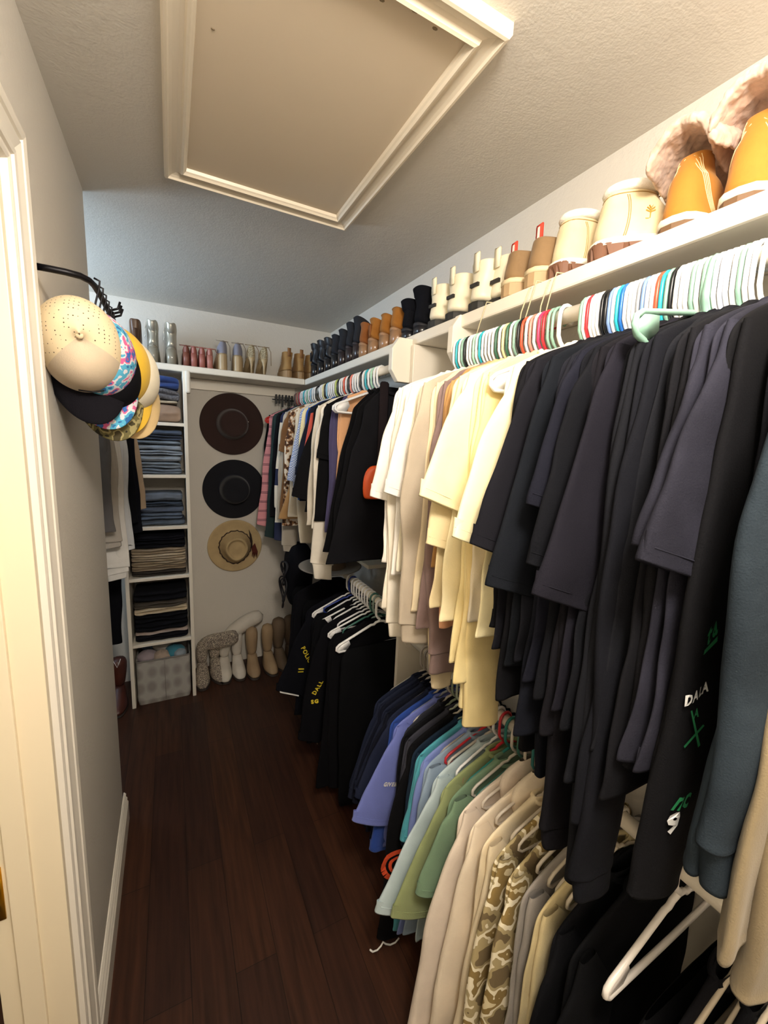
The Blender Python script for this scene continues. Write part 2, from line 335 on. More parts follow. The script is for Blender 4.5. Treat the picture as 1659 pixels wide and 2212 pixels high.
def garment(x, z, y, label, cat, h, kind='tee', L=.70, SL=.27, flare=.05, hw=.225, t=.009, yaw=0, m=None, seed=None, collar='crew', cuff=None, name=None, group=None, tip=.205, bflare=.02, hem=True, swid=.078, wallsleeve=True, lw=1.0, seam=True, sm=None, cm=None, dz=0, amp=1.0):
    seed = seed if seed is not None else int((y*977+z*131)*10) % 997
    m = m or fab(h); sm = sm or m; cm = cm or m
    nm = name or {'tee': 't_shirt', 'long': 'sweatshirt', 'tank': 'tank_top', 'pants': 'trousers', 'coat': 'jacket'}.get(kind, 'shirt')
    g = thing(nm, label, cat, (x, y, z), yaw, group)
    neck = .055 if kind != 'tank' else .075
    W = [(.080, neck+.008), (.088, .078), (.094, .098), (.108, .138), (.122, tip-.034), (.136, tip-.006), (.150, tip+.010), (.165, tip+.016), (.19, tip+.018), (.30, (tip+hw)/2+.010), (.45, hw-.004), (L, hw)]
    if kind == 'tank': W = [(.085, .05), (.12, .09), (.16, .13), (.24, .14), (.34, .175), (.5, .20), (L, hw)]
    zs = [-.078, -.084, -.090, -.098, -.108, -.12, -.133, -.145, -.154, -.164, -.18, -.20, -.23] + lin(-.27, -L+.03, 16) + [-L+.022, -L+.018, -L]
    wf = lambda q: interp(-q, W)
    tf = lambda q: interp(-q, [(.08, .012), (.10, .0085), (.15, .0085), (.22, t), (L-.03, t*1.15), (L-.022, t*1.02), (L-.018, t*1.15), (L, t*1.2)])
    cf = lambda q: -bflare*max(0, (-q-.2)/(L-.2))
    if kind == 'pants':
        zs = lin(-.150, -L, 22); tf = lambda q: interp(-q, [(.15, .006), (.17, t), (L, t*1.1)]); wf = lambda q: interp(-q, [(.15, .17), (.17, .195), (L*.6, .19), (L, .16)]); cf = lambda q: -bflare*(-q)/L
    b = mk('body', slab(cf, wf, tf, zs, seed, 36, amp=amp), m, g, sub=1)
    if kind in ('tee', 'long', 'coat'):
        for s in (-1, 1):
            if s == 1 and not wallsleeve: continue
            fl = flare if s == -1 else -.01
            n = 16 if kind != 'tee' else 12
            z0, z1 = -.140, -.150-SL
            zz = lin(z0, z1+.02, n) + [z1+.014, z1+.010, z1]
            def ccf(q, s=s, fl=fl): u = (z0-q)/(z0-z1); return s*(interp(u, [(0, tip-.014), (.15, tip-.046), (1, tip-.050+fl)]))
            end = swid if kind == 'tee' else .048*lw
            def wwf(q): u = (z0-q)/(z0-z1); return interp(u, [(0, .020), (.06, .040), (.2, .066*lw), (.5, (.55*end+.45*.068) if kind == 'tee' else .066*lw), (.94, end), (1, end)])
            def ttf(q, s=s): u = (z0-q)/(z0-z1); o_ = (1.9 if kind == 'tee' and s == -1 else 1.3); return interp(u, [(0, .006), (.1, .0105), (.5, t*1.15), (.92, t*o_*.95), (.95, t*o_*.85), (1, t*o_)])
            slope = (fl)/max(SL, .1)
            til = (lambda dx, q, s=s, slope=slope: (-s)*dx*-.0 + s*dx*(-min(.8, slope*1.2+.12))*min(1, (z0-q)/.08) * -1)
            yo = -.006-.004*((seed+s) % 3) if s == -1 else .006
            o = mk('sleeve', slab(ccf, wwf, ttf, zz, seed+3+s, 22, til, amp, yo), sm, g, sub=1)
            if seam and kind == 'tee' and s == -1:
                tr = BVHTree.FromPolygons([v.co for v in o.data.vertices], [p.vertices for p in o.data.polygons]); pts = []; zq = z1+.022
                for i_ in range(17):
                    dx = end*.93*(-1+i_/8); xq = ccf(zq)+dx; hit = tr.ray_cast(Vector((xq, -1, zq+til(dx, zq))), Vector((0, 1, 0)))
                    if hit[0]: pts.append(hit[0]+Vector((0, .0002, 0)))
                if len(pts) > 6: mk('hem_seam', MB().tube(pts, .0011, 4), sm, g)
            if cuff and s == -1:
                cw = end*.82; q0 = z1+.012
                cf2 = lambda q: ccf(z1)
                cz = lin(q0, q0-cuff, 5)
                mk('cuff', slab(cf2, lambda q: cw*interp(-(q-q0), [(0, 1.12), (.012, 1), (cuff, .92)]), lambda q: t*1.15, cz, seed+3+s, 20, til, amp, yo), cm, g, sub=1)
    if collar == 'crew' and kind in ('tee', 'long', 'tank', 'coat'):
        pts = [(.062*math.cos(a), .017*math.sin(a)+fold(.06*math.cos(a), -.08, seed), -.083-(.022 if math.sin(a) < 0 else .002)*abs(math.sin(a))) for a in [i*2*PI/20 for i in range(20)]]
        mk('collar', MB().tube(pts, .0062, 7, closed=True), cm, g)
    if collar == 'hood':
        hb = slab(lambda q: -.01, lambda q: interp(-q, [(.045, .03), (.06, .075), (.09, .095), (.14, .085), (.19, .05)]), lambda q: interp(-q, [(.045, .006), (.07, .018), (.15, .02), (.19, .01)]), lin(-.045, -.19, 9), seed+11, 22, amp=2.2, yoff=-.016, inner=False)
        mk('hood', hb, m, g, sub=1)
    if collar == 'shirt':
        for s in (-1, 1):
            mk('collar', MB().prism([(s*.004, -.088), (s*.06, -.074), (s*.078, -.092), (s*.045, -.125)], 1, -.020, -.014), cm, g, smooth=False, bevel=.002)
    return g
def surface_y(o, x, z):
    """front face of a mesh child at local x, z"""
    if '_bvh' not in o: pass
    t = BVHTree.FromPolygons([v.co for v in o.data.vertices], [p.vertices for p in o.data.polygons])
    return t
def stamp(g, part, items, m, name='print', off=.0045, side='sleeve'):
    """lay 2-D polygons (x, z lists) on the front of a garment part"""
    o = [c_ for c_ in kids(g) if c_.name.split('.')[0] == part][0]
    t = BVHTree.FromPolygons([v.co for v in o.data.vertices], [p.vertices for p in o.data.polygons])
    mb = MB()
    for poly in items:
        vs = []; last = None
        for (x, z) in poly:
            hit = t.ray_cast(Vector((x, -1, z)), Vector((0, 1, 0)))
            yv = hit[0].y if hit[0] else (last if last is not None else 0)
            last = yv; vs.append((x, yv-off, z))
        mb.add(vs, [tuple(range(len(vs)))])
    return mk(name, mb, m, g, smooth=False)
def text_polys(txt, x, z, size, ang=0, sx=1.0, shear=0, arc=0, bold=0):
    """triangulated outlines of lettering, placed at local x, z; returns polygons"""
    out = []; cur = 0
    for ch in txt:
        if ch == ' ': cur += size*.35*sx; continue
        cu = bpy.data.curves.new('t', 'FONT'); cu.body = ch; cu.size = size; cu.fill_mode = 'FRONT'; cu.resolution_u = 2; cu.shear = shear; cu.offset = bold
        ob = bpy.data.objects.new('t', cu); C.objects.link(ob)
        dg = bpy.context.evaluated_depsgraph_get(); me = bpy.data.meshes.new_from_object(ob.evaluated_get(dg))
        w_ = max([v.co.x for v in me.vertices] or [size*.5])
        th = ang + (arc*(cur) if arc else 0)
        for p in me.polygons:
            pl = []
            for i in p.vertices:
                u, v = me.vertices[i].co.x*sx, me.vertices[i].co.y
                if arc:
                    Rr = 1/arc; a_ = arc*(cur+u) ; U = (Rr+v)*math.sin(a_); V = (Rr+v)*math.cos(a_)-Rr
                else: U, V = cur+u, v
                pl.append((x+U*math.cos(ang)-V*math.sin(ang), z+U*math.sin(ang)+V*math.cos(ang)))
            out.append(pl)
        cur += w_*sx + size*.10
        bpy.data.objects.remove(ob); bpy.data.curves.remove(cu); bpy.data.meshes.remove(me)
    return out
# ---- near upper rod: light shirts (from the partition towards the camera)
U = (ROD_X, ROD_Z)
PT = 'hanging on the near upper rod'
light = [
 (1.085,'tee','#f3efe8',dict(SL=.33,flare=.045,L=.66,swid=.085),'white t-shirt next to the partition, farthest shirt on the near upper rod','t-shirt'),
 (1.055,'long','#f0e8d8',dict(SL=.70,flare=.02,L=.80,cuff=.06,lw=1.2),'cream-white sweatshirt with long sleeve, second shirt from the partition','sweatshirt'),
 (1.015,'tee','#f4f0ea',dict(SL=.31,flare=.045,L=.68,swid=.080),'white t-shirt whose square sleeve hangs before the cream-white sweatshirt, third from the partition','t-shirt'),
 (.985,'tee','#efe7d0',dict(SL=.20,flare=-.02,L=.66,tip=.19),'ivory t-shirt with short sleeve, fourth shirt from the partition','t-shirt'),
 (.950,'long','#bbae9b',dict(SL=.66,flare=.030,L=.74,cuff=.07,t=.013,lw=1.35,hw=.21),'heather beige sweatshirt between white and tan shirts, long sleeve with ribbed cuff','sweatshirt'),
 (.925,'long','#e3d3b2',dict(SL=.82,flare=-.03,L=.76,cuff=.06,tip=.18,hw=.20),'sand-coloured long sleeve with gathered cuff below the mauve one','sweatshirt'),
 (.895,'long','#85706c',dict(SL=.73,flare=-.005,L=.80,cuff=.075,t=.012,tip=.18,hw=.20,lw=1.3),'dusty mauve sweatshirt among the cream shirts','sweatshirt'),
 (.872,'tee','#b98f5c',dict(SL=.24,flare=-.01,L=.62,tip=.175,hw=.18),'light brown t-shirt just behind the peach one','t-shirt'),
 (.850,'tee','#d3ae80',dict(SL=.27,flare=.0,L=.64,tip=.175,hw=.18),'tan t-shirt directly in front of the light brown one','t-shirt'),
 (.826,'tee','#f0b58f',dict(SL=.26,flare=.0,L=.77,tip=.18,hw=.18),'peach-orange t-shirt whose hem shows between mauve and yellow sleeves','t-shirt'),
 (.800,'tee','#ead9ad',dict(SL=.40,flare=.045,L=.70,swid=.08),'pale buff t-shirt with rolled sleeve behind the tank top hanger','t-shirt'),
 (.765,'tee','#f3e7bd',dict(SL=.30,flare=.065,L=.72,swid=.105),'cream-yellow t-shirt with wide sleeve below the bare white hanger tip','t-shirt'),
 (.742,'long','#efdfa9',dict(SL=.80,flare=-.02,L=.82,t=.012,lw=1.2,tip=.19,hw=.20),'pale yellow long sleeve with plain hem reaching lowest on its left','sweatshirt'),
 (.720,'long','#ead69c',dict(SL=.84,flare=-.01,L=.86,t=.012,lw=1.25,tip=.185,hw=.20),'straw-yellow jacket sleeve with stitched seam, lowest of the yellow ones','jacket'),
 (.700,'tank','#efe5d0',dict(L=.70,t=.012,amp=2.2,hw=.19),'crinkled cream tank top on the bare white hanger','tank top'),
 (.630,'tee','#f3e8bc',dict(SL=.36,flare=.075,L=.70,swid=.110),'large cream-yellow t-shirt just before the black shirts begin','t-shirt'),
 (.616,'tee','#f3ebd4',dict(SL=.26,flare=-.03,L=.68,tip=.18,hw=.19),'off-white t-shirt squeezed against the first black shirt','t-shirt'),
]
for y, k, h, kw, lab, cat in light:
    kw.pop('cm', None)
    garment(U[0], U[1], y, lab, cat, h, k, group='light shirts on the near upper rod', yaw=0, **kw)
# ---- near upper rod: black shirts
blk = ['#131317','#17171d','#101014','#14171d','#191a21','#12141c','#171822','#0f1015','#151419','#1a1921','#121318','#16171c','#13141a','#17181d']
bk = [
 (.6000,'tee',.30,-.01,.66,''),(.5808,'tee',.36,.075,.70,''),(.5615,'long',.74,-.02,.80,''),(.5423,'tee',.42,.065,.72,''),(.5231,'tee',.26,-.02,.70,''),
 (.5038,'long',.80,-.02,.84,''),(.4846,'tee',.27,.045,.72,''),(.4654,'tee',.36,.06,.74,''),(.4462,'long',.86,-.01,.80,''),(.4269,'tee',.40,.075,.74,''),
 (.4077,'tee',.30,-.03,.76,''),(.3885,'long',.90,.0,.84,''),(.3692,'long',.86,.02,.90,''),(.3500,'tee',.30,-.04,.76,'')]
for i, (y, k, SL, fl, L, _) in enumerate(bk):
    kd = 'black t-shirt' if k == 'tee' else 'black long-sleeved shirt'
    garment(U[0], U[1], y, '%s, %s of the dark row counting from the cream shirts' % (kd, ORD[i+1]), 't-shirt' if k == 'tee' else 'sweatshirt', blk[i], k,
            SL=SL, flare=fl, L=L, cuff=.06 if k == 'long' and i % 2 == 0 else None, t=.0085 if k == 'tee' else .012, swid=.098 if fl > .03 else .07, lw=1.25, tip=.205 if fl > -.015 else .185, group='black shirts on the near upper rod', seed=200+i*13)
lt = garment(U[0], U[1], .325, 'black t-shirt with round white back print, partly behind the charcoal sleeves', 't-shirt', '#141418', 'long', SL=.62, flare=.012, L=.82, t=.011, group='black shirts on the near upper rod', seed=410)
PW = mat('white_print', '#e9e9e6', .7); PG = mat('green_print', '#1f7d4a', .7); PY = mat('yellow_embroidery', '#d8c12c', .7); PO = mat('orange_patch', '#e0522a', .7)
def disc(x, z, r, n=20, a0=0, a1=2*PI, ri=0):
    A = [a0+(a1-a0)*i/n for i in range(n+1)]; out = []
    for a, b in zip(A, A[1:]):
        out.append([(x+ri*math.cos(a), z+ri*math.sin(a)), (x+r*math.cos(a), z+r*math.sin(a)), (x+r*math.cos(b), z+r*math.sin(b)), (x+ri*math.cos(b), z+ri*math.sin(b))])
    return out
xx, zz = -.212, -.366
stamp(lt, 'sleeve', disc(xx, zz, .030, 20, .5, 2.9, .010) + disc(xx, zz, .030, 20, 3.4, 5.9, .012), PW)
stamp(lt, 'sleeve', text_polys('POLICE', xx-.018, zz+.036, .014, -.45, .9, bold=.0006) + text_polys('ATION', xx-.030, zz-.048, .014, .2, 1.0, bold=.0006), PW)
# charcoal washed t-shirts
for y, sl, fl, se, lab in ((.305, .29, .030, 430, 'faded charcoal t-shirt with stitched sleeve hem, second nearest of the charcoal pair'), (.286, .31, .050, 440, 'faded charcoal t-shirt with wide stitched sleeve, nearest of the charcoal pair')):
    g = garment(U[0], U[1], y, lab, 't-shirt', '#262630', 'tee', SL=sl, flare=fl, L=.74, swid=.098, m=fab('#262630', .3), group='charcoal t-shirts', seed=se, t=.010)
    so = [c_ for c_ in kids(g) if c_.name.startswith('sleeve')][0]
pl = garment(U[0], U[1], .270, 'black long-sleeved shirt with green and white lettering running down the sleeve', 'sweatshirt', '#0f0f12', 'long', SL=.78, flare=.035, L=.88, t=.011, seed=455, lw=1.1, bflare=.0)
stamp(pl, 'sleeve', text_polys('ta', -.215, -.533, .040, .35, .8, .3, bold=.001) + [[(-.218, -.544), (-.183, -.533), (-.183, -.526), (-.218, -.537)]], PG)
stamp(pl, 'sleeve', text_polys('DALA', -.234, -.612, .021, .12, .9, bold=.0008) , PW)
stamp(pl, 'sleeve', text_polys('A', -.208, -.636, .018, 0, bold=.0006) + [[(-.219, -.622), (-.215, -.622), (-.184, -.680), (-.189, -.682)], [(-.184, -.650), (-.180, -.653), (-.217, -.676), (-.220, -.672)]], PG)
stamp(pl, 'sleeve', text_polys('nc', -.225, -.765, .042, -.2, .8, .3, bold=.001), PG)
stamp(pl, 'sleeve', text_polys('9', -.222, -.806, .046, .1, 1.0, bold=.002), PW)
garment(U[0], U[1], .240, 'plain black t-shirt squeezed between the lettered shirt and the grey fleece', 't-shirt', '#121318', 'tee', SL=.20, flare=-.02, L=.60, seed=462, tip=.165, hw=.14)
stamp(pl, 'sleeve', [[(-.160, -.392), (-.132, -.392), (-.128, -.404), (-.162, -.406)], [(-.156, -.409), (-.140, -.416), (-.156, -.424)], [(-.162, -.429), (-.132, -.429), (-.134, -.437), (-.160, -.437)], [(-.152, -.437), (-.142, -.437), (-.142, -.448), (-.152, -.448)]], PW)
stamp(pl, 'sleeve', [[(-.160, -.382), (-.133, -.382), (-.134, -.388), (-.159, -.388)]], PG)
garment(U[0], U[1], .205, 'slate blue-grey fleece sweatshirt with thick hanging sleeve and cuff at the right edge', 'sweatshirt', '#3f4c57', 'long', SL=.62, flare=.020, L=.82, cuff=.075, t=.018, lw=1.75, seed=480, m=fab('#2a333b', .3))
garment(U[0], U[1], .165, 'olive-tan long-sleeved shirt hanging nearest at the right edge, low in the picture', 'sweatshirt', '#84765c', 'long', SL=.84, flare=-.01, L=.90, t=.014, lw=1.3, seed=492, tip=.18)
garment(U[0], U[1], .130, 'black sweatshirt at the right edge in front of the fleece', 'sweatshirt', '#121318', 'long', SL=.30, flare=-.05, L=.60, t=.012, seed=497, tip=.17, hw=.17)

# ---- hangers on the near upper rod
W_, CY, SG, BK, RE, OR, PK, GR, CR, PV, RB, MN, GY, LV, SA = '#edeef0','#2fb3c4','#8db5a4','#14161a','#c8323c','#e2583c','#e03a66','#3c6a52','#ece3a8','#7d9bd0','#2a6fc0','#a9d8c0','#9aa0a8','#dfe2f4','#ef8f80'
NAME = {W_:'white',CY:'turquoise',SG:'sage green',BK:'black',RE:'red',OR:'orange-red',PK:'pink',GR:'dark green',CR:'pale yellow',PV:'periwinkle blue',RB:'royal blue',MN:'mint green',GY:'grey',LV:'pale lilac',SA:'salmon','#c9a0a0':'dusty pink','#40434a':'charcoal','#b8c86a':'lime green','#8fc3e0':'light blue'}
B_ = [W_,CY,W_,SG,BK,W_,W_,MN,W_,CY,W_,W_,W_,W_,GR,W_,CR,GR,W_,SG,BK,OR,W_,SA,W_,PK,RE,SG,SG]
rg = random.Random(7)
for i, h in enumerate(B_):
    y = 1.083-(1.083-.712)*i/(len(B_)-1)
    hanger(ROD_X, y, ROD_Z+.0005, h, '%s plastic hanger over the light shirts, %s hook counting from the octagonal bracket' % (NAME[h], ORD[i+1]), 'hangers over the light shirts', rg.uniform(-.03, .03), tip=.13)
hanger(ROD_X, .694, ROD_Z, W_, 'white hanger with bare wide end, alone in the gap between the two packed hook rows', yaw=.02, r=.0048, web=True)
A_ = [SG,W_,RE,W_,W_,W_,BK,BK,PV,W_,CY,RB,W_,W_,W_,GY,PV,W_,W_,OR,CY,SG,BK,W_,W_,W_,SG,W_,SG,MN,W_,LV,W_,W_,SG,W_,W_]
for i, h in enumerate(A_):
    y = .640-(.640-.345)*i/(len(A_)-1)
    hanger(ROD_X, y, ROD_Z+.0005, h, '%s plastic hanger over the black shirts, %s hook counting from the bare gap' % (NAME[h], ORD[i+1]), 'hangers over the black shirts', rg.uniform(-.03, .03), r=.0037, tip=.13)
tg = hanger(ROD_X, .405, ROD_Z, SG, 'sage green hanger with bare wide end poking out among the black shirts', yaw=.10, r=.0048, web=True)
tg.rotation_euler = (0, .20, .12)
for i in range(8):
    hanger(ROD_X, .335-i*.024, ROD_Z+.0005, [W_,CY,W_,W_,SG,W_,W_,W_][i], '%s plastic hanger at the right edge, %s beyond the packed hooks' % (NAME[[W_,CY,W_,W_,SG,W_,W_,W_][i]], ORD[i+1]), 'hangers at the right edge', rg.uniform(-.02, .02), tip=.13)

# ---- lower rod, near section
Lw = (NX, NZ)
low = [
 (1.31,'tee','#1c2236',dict(SL=0.34,flare=0.065,L=.66,swid=.095),'navy t-shirt next to the partition on the lower rod'),
 (1.285,'tee','#1e2335',dict(SL=0.36,flare=0.080,L=.66,swid=.095),'navy t-shirt, second from the partition on the lower rod'),
 (1.26,'tee','#111422',dict(SL=0.34,flare=0.065,L=.64,swid=.095),'dark navy t-shirt, third from the partition on the lower rod'),
 (1.235,'tee','#1b2032',dict(SL=0.30,flare=0.075,L=.66,swid=.095),'navy t-shirt, fourth from the partition on the lower rod'),
 (1.21,'tee','#10131f',dict(SL=0.33,flare=0.085,L=.66,swid=.095),'dark navy t-shirt, fifth from the partition on the lower rod'),
 (1.18,'tee','#20263c',dict(SL=0.30,flare=0.085,L=.64,swid=.095),'navy-grey t-shirt, sixth from the partition on the lower rod'),
 (1.15,'tee','#2c4a9a',dict(SL=0.47,flare=.055,L=.62),'bright blue t-shirt peeping out below the lilac-blue one'),
 (1.115,'tee','#6f7bc2',dict(SL=.34,flare=.095,L=.60,swid=.115),'lilac-blue t-shirt with white reflective lettering on its sleeve'),
 (1.08,'tee','#30323c',dict(SL=.40,flare=-.02,L=.66,tip=.18,hw=.19),'charcoal t-shirt just in front of the lilac-blue one'),
 (1.05,'long','#141519',dict(SL=0.49,flare=.03,L=.70),'black long-sleeved shirt, second in front of the lilac-blue one'),
 (1.02,'tee','#3a3b45',dict(SL=0.48,flare=.02,L=.68),'dark grey heather t-shirt between black shirts on the lower rod'),
 (.99,'long','#101013',dict(SL=0.69,flare=.085,L=.74,lw=1.3),'black jersey with round orange patch and white-edged hem near the floor'),
 (.955,'tee','#1b2a3c',dict(SL=0.32,flare=.02,L=.68),'dark petrol t-shirt behind the turquoise one'),
 (.925,'tee','#4f9fae',dict(SL=0.28,flare=.03,L=.76,bflare=.05),'turquoise t-shirt on the lower rod'),
 (.895,'tee','#7b8cc8',dict(SL=0.27,flare=.02,L=.74,bflare=.04),'periwinkle t-shirt in front of the turquoise one'),
 (.865,'tee','#8fa3b8',dict(SL=0.26,flare=.02,L=.72,bflare=.03),'dusty blue t-shirt behind the pale grey-blue one'),
 (.83,'tee','#b4c6cc',dict(SL=0.40,flare=.11,L=.70,swid=.125),'pale grey-blue t-shirt with wide draped sleeve'),
 (.79,'tee','#8f9a6c',dict(SL=0.38,flare=.09,L=.68,swid=.115),'olive green t-shirt with broad sleeve in front of the grey-blue one'),
 (.755,'tee','#6f8a70',dict(SL=0.27,flare=0.065,L=.66,swid=.095),'sage green t-shirt behind the cream hooded sweatshirt'),
 (.71,'long','#dccfc0',dict(SL=0.67,flare=.13,L=.72,t=.018,collar='hood',cuff=.05,lw=1.4),'cream hooded sweatshirt with long sleeve reaching the bottom of the picture'),
 (.665,'long','#e6d8c2',dict(SL=0.65,flare=.10,L=.72,t=.016,collar='hood',lw=1.2),'cream fleece hooded sweatshirt with curved seam, second of the cream ones'),
 (.62,'long','#e2d3b4',dict(SL=0.67,flare=.085,L=.72,t=.013),'ribbed cream knit sweater, third of the cream ones on the lower rod'),
 (.58,'long','#dbcfbd',dict(SL=0.66,flare=.08,L=.72,t=.013,lw=1.3),'oatmeal sweatshirt just behind the camouflage jacket'),
 (.535,'long','#b09a6d',dict(SL=0.69,flare=.055,L=.74,t=.015,lw=1.25),'tan and brown camouflage jacket on the lower rod'),
 (.495,'long','#8c8680',dict(SL=0.63,flare=.0,L=.70,t=.012),'grey ribbed sweater beside the camouflage jacket'),
 (.455,'long','#c2b389',dict(SL=0.50,flare=.0,L=.60,t=.010),'sand-coloured shirt edge showing between grey and black ones'),
 (.415,'long','#0e0f13',dict(SL=0.69,flare=.06,L=.74,t=.014,lw=1.3),'black sweatshirt in front of the sand-coloured edge, on the lower rod'),
 (.375,'long','#0b0c0f',dict(SL=0.69,flare=.09,L=.74,t=.014,lw=1.4),'black jacket behind the bare white lower hanger'),
 (.265,'pants','#0a0b0e',dict(L=.70,t=.016),'black trousers folded over a hanger at the lower right'),
 (.225,'tee','#0f0f13',dict(SL=0.30,flare=.0,L=.70),'black t-shirt, second from the right edge on the lower rod'),
 (.180,'tee','#0c0d11',dict(SL=0.30,flare=.0,L=.70),'black t-shirt at the right edge on the lower rod'),
]
LG = {}
for i, (y, k, h, kw, lab) in enumerate(low):
    if y > .83: y = .85+(y-.83)*.75
    cat = {'tee':'t-shirt','long':'sweatshirt','pants':'trousers'}[k]
    m_ = None
    if 'camouflage' in lab: m_ = mat('camo_cloth', '#b09a6d', .9, kind='camo', mscale=16, bump=.3, bscale=300)
    if 'ribbed' in lab: m_ = fab(h, .12, stretch=(1, 1, .03)) if False else fab(h, .14)
    LG[i] = garment(Lw[0], Lw[1], y, lab, cat, h, k, group='shirts on the near lower rod', m=m_, seed=600+i*17, **kw)
stamp(LG[7], 'sleeve', text_polys('GIVEBACK', -.262, -.330, .019, -.35, .85, bold=.0010), PW)
xo, zo = -.245, -.545
stamp(LG[11], 'sleeve', disc(xo, zo, .055, 22, 0, 2*PI, .038) + disc(xo, zo, .030, 16, .6, 5.2, .020) + text_polys('A', xo-.012, zo-.012, .034), PO)
wt = [(-.345+.012*i, -.918-.010*abs(math.sin(i*.55))) for i in range(0, 12)]
e_ = LG[11]
tb = MB(); tb.tube([(x+.02, -.012, z+.075) for x, z in [(-.345,-.918),(-.335,-.932),(-.318,-.936),(-.305,-.928),(-.298,-.916),(-.288,-.930),(-.270,-.945),(-.250,-.948),(-.236,-.938)]], .0028, 6)
mk('hem_trim', tb, PW, e_)
rg = random.Random(11)
lowc = ['#b9b2ac','#9a938c','#b5ada6','#c9c3bd','#a79f97','#bdb6ae',GY,'#c2bab2','#8f9a86','#b7bfae','#c7c0b6','#9fae98','#c8c1b8','#b0a79e',RE,'#c9c2b9',W_,RE,'#2f7f78','#c9c2b9','#3a6a5f','#cfc6ba','#2b6f70','#c9bfb0','#d2c8ba','#c7bcab','#cfc6b6','#bdb39f','#d5ccbd','#c2b8a6','#cfc5b3','#c9bfae']
for i, h in enumerate(lowc):
    y = 1.225-(1.225-.44)*i/(len(lowc)-1)
    nm = {RE:'red',GY:'grey',W_:'white','#8f9a86':'grey-green','#b7bfae':'pale green','#9fae98':'pale green','#2f7f78':'teal','#3a6a5f':'dark green','#2b6f70':'teal'}.get(h, 'pale grey')
    hanger(NX, y, NZ+.0005, h, '%s plastic hanger on the near lower rod, %s counting from the partition' % (nm, ORD[i+1]), 'hangers on the near lower rod', rg.uniform(-.05, .05), r=.0042, tip=.15)
hanger(NX, .318, NZ+.02, '#e6e0da', 'bare white hanger end in front of black clothes near the bottom of the picture', yaw=.02, r=.0062, web=True)
for i, y in enumerate((.215, .190, .165, .14)):
    hanger(NX, y, NZ, '#b7ab98', 'beige-grey hanger low at the right edge, %s from the bare white one' % ORD[i+1], 'hangers low at the right edge', r=.0045)

# ---- far section, upper rod
far = [
 (2.95,'tee','#0e0f12',dict(tip=.165,SL=.30,flare=.0,L=.62),'black t-shirt hanging closest to the back wall'),
 (2.90,'long','#0c0d10',dict(SL=.42,flare=.05,L=.62),'black long-sleeved top beside the back wall, second from it'),
 (2.83,'long','#e29aa2',dict(SL=.74,flare=.10,L=.74,m=mat('striped_cloth','#e29aa2',.9,kind='stripes',h2='#4a2c38',mscale=16,bump=.3,bscale=300)),'pink shirt with dark double stripes'),
 (2.74,'long','#2c3a3a',dict(SL=.80,flare=.07,L=.76),'dark green long-sleeved shirt next to the pink striped one'),
 (2.66,'tee','#121317',dict(SL=.30,flare=.0,L=.80),'black top just in front of the dark green shirt'),
 (2.56,'long','#e4dfd2',dict(SL=.78,flare=.06,L=.72,m=mat('block_cloth','#e6e0d2',.9,kind='blocks',h2='#232b4d',bump=.3,bscale=300)),'cream and navy colour-blocked sweater'),
 (2.48,'long','#b9b1a3',dict(SL=.80,flare=.03,L=.78,cuff=.05),'grey-beige long sleeve next to the colour-blocked sweater'),
 (2.41,'tee','#7d5c3e',dict(SL=.24,flare=.04,L=.76),'brown suede-look top beside the tan fleece vest'),
 (2.35,'tee','#9c7b60',dict(SL=.45,flare=.02,L=.80,m=mat('leopard_cloth','#9c7b60',.9,kind='leopard',mscale=38)),'leopard-print blouse next to the tan fleece vest'),
 (2.28,'tank','#b08a5d',dict(L=.74,t=.022,hw=.26),'tan teddy-fleece vest on the far rod'),
 (2.20,'long','#d9cfba',dict(SL=.72,flare=-.01,L=.72),'cream long sleeve hanging beside the tan fleece vest'),
 (2.14,'tee','#b9c6de',dict(SL=.38,flare=.05,L=.60,m=mat('gingham','#c9d4ea',.9,kind='check',h2='#6f8ac4',mscale=160)),'blue and white checked short-sleeved shirt'),
 (2.08,'tee','#ece0b4',dict(SL=.46,flare=.02,L=.60),'pale yellow t-shirt below the checked shirt'),
 (2.03,'tee','#2a55a8',dict(SL=.46,flare=.0,L=.60),'royal blue t-shirt behind the coral-striped navy shirt'),
 (1.98,'tee','#1d2233',dict(SL=.34,flare=.05,L=.60),'navy t-shirt with coral-red panel down its sleeve'),
 (1.91,'tee','#131316',dict(SL=.44,flare=.07,L=.64,swid=.10),'black t-shirt, right in front of the coral-panelled one'),
 (1.86,'long','#ddd5c6',dict(SL=.70,flare=-.03,L=.70),'cream sweater behind the white waffle sleeve'),
 (1.80,'long','#f0e9dc',dict(SL=.72,flare=.045,L=.70,cuff=.085,lw=1.25),'white waffle-knit sweater with long ribbed cuff in the far section'),
 (1.75,'tee','#101013',dict(SL=.24,flare=.02,L=.66),'black puff-sleeved top next to the white waffle sweater'),
 (1.71,'tee','#4a4668',dict(SL=.56,flare=-.01,L=.70,tip=.17,hw=.19),'dusky purple top between black ones'),
 (1.67,'tee','#d9a67c',dict(SL=.50,flare=-.01,L=.60,tip=.15,hw=.15),'peach blouse edge next to the dusky purple top'),
 (1.61,'tank','#0c0c0f',dict(L=.76,t=.012),'black dress hanging below bare white hanger ends, farther one'),
 (1.55,'tank','#0f0f12',dict(L=.80,t=.012,hw=.22),'black dress hanging below bare white hanger ends, middle one'),
 (1.50,'tank','#131317',dict(L=.78,t=.012,hw=.26),'charcoal-black loose top hanging nearest to the partition'),
]
FG = {}
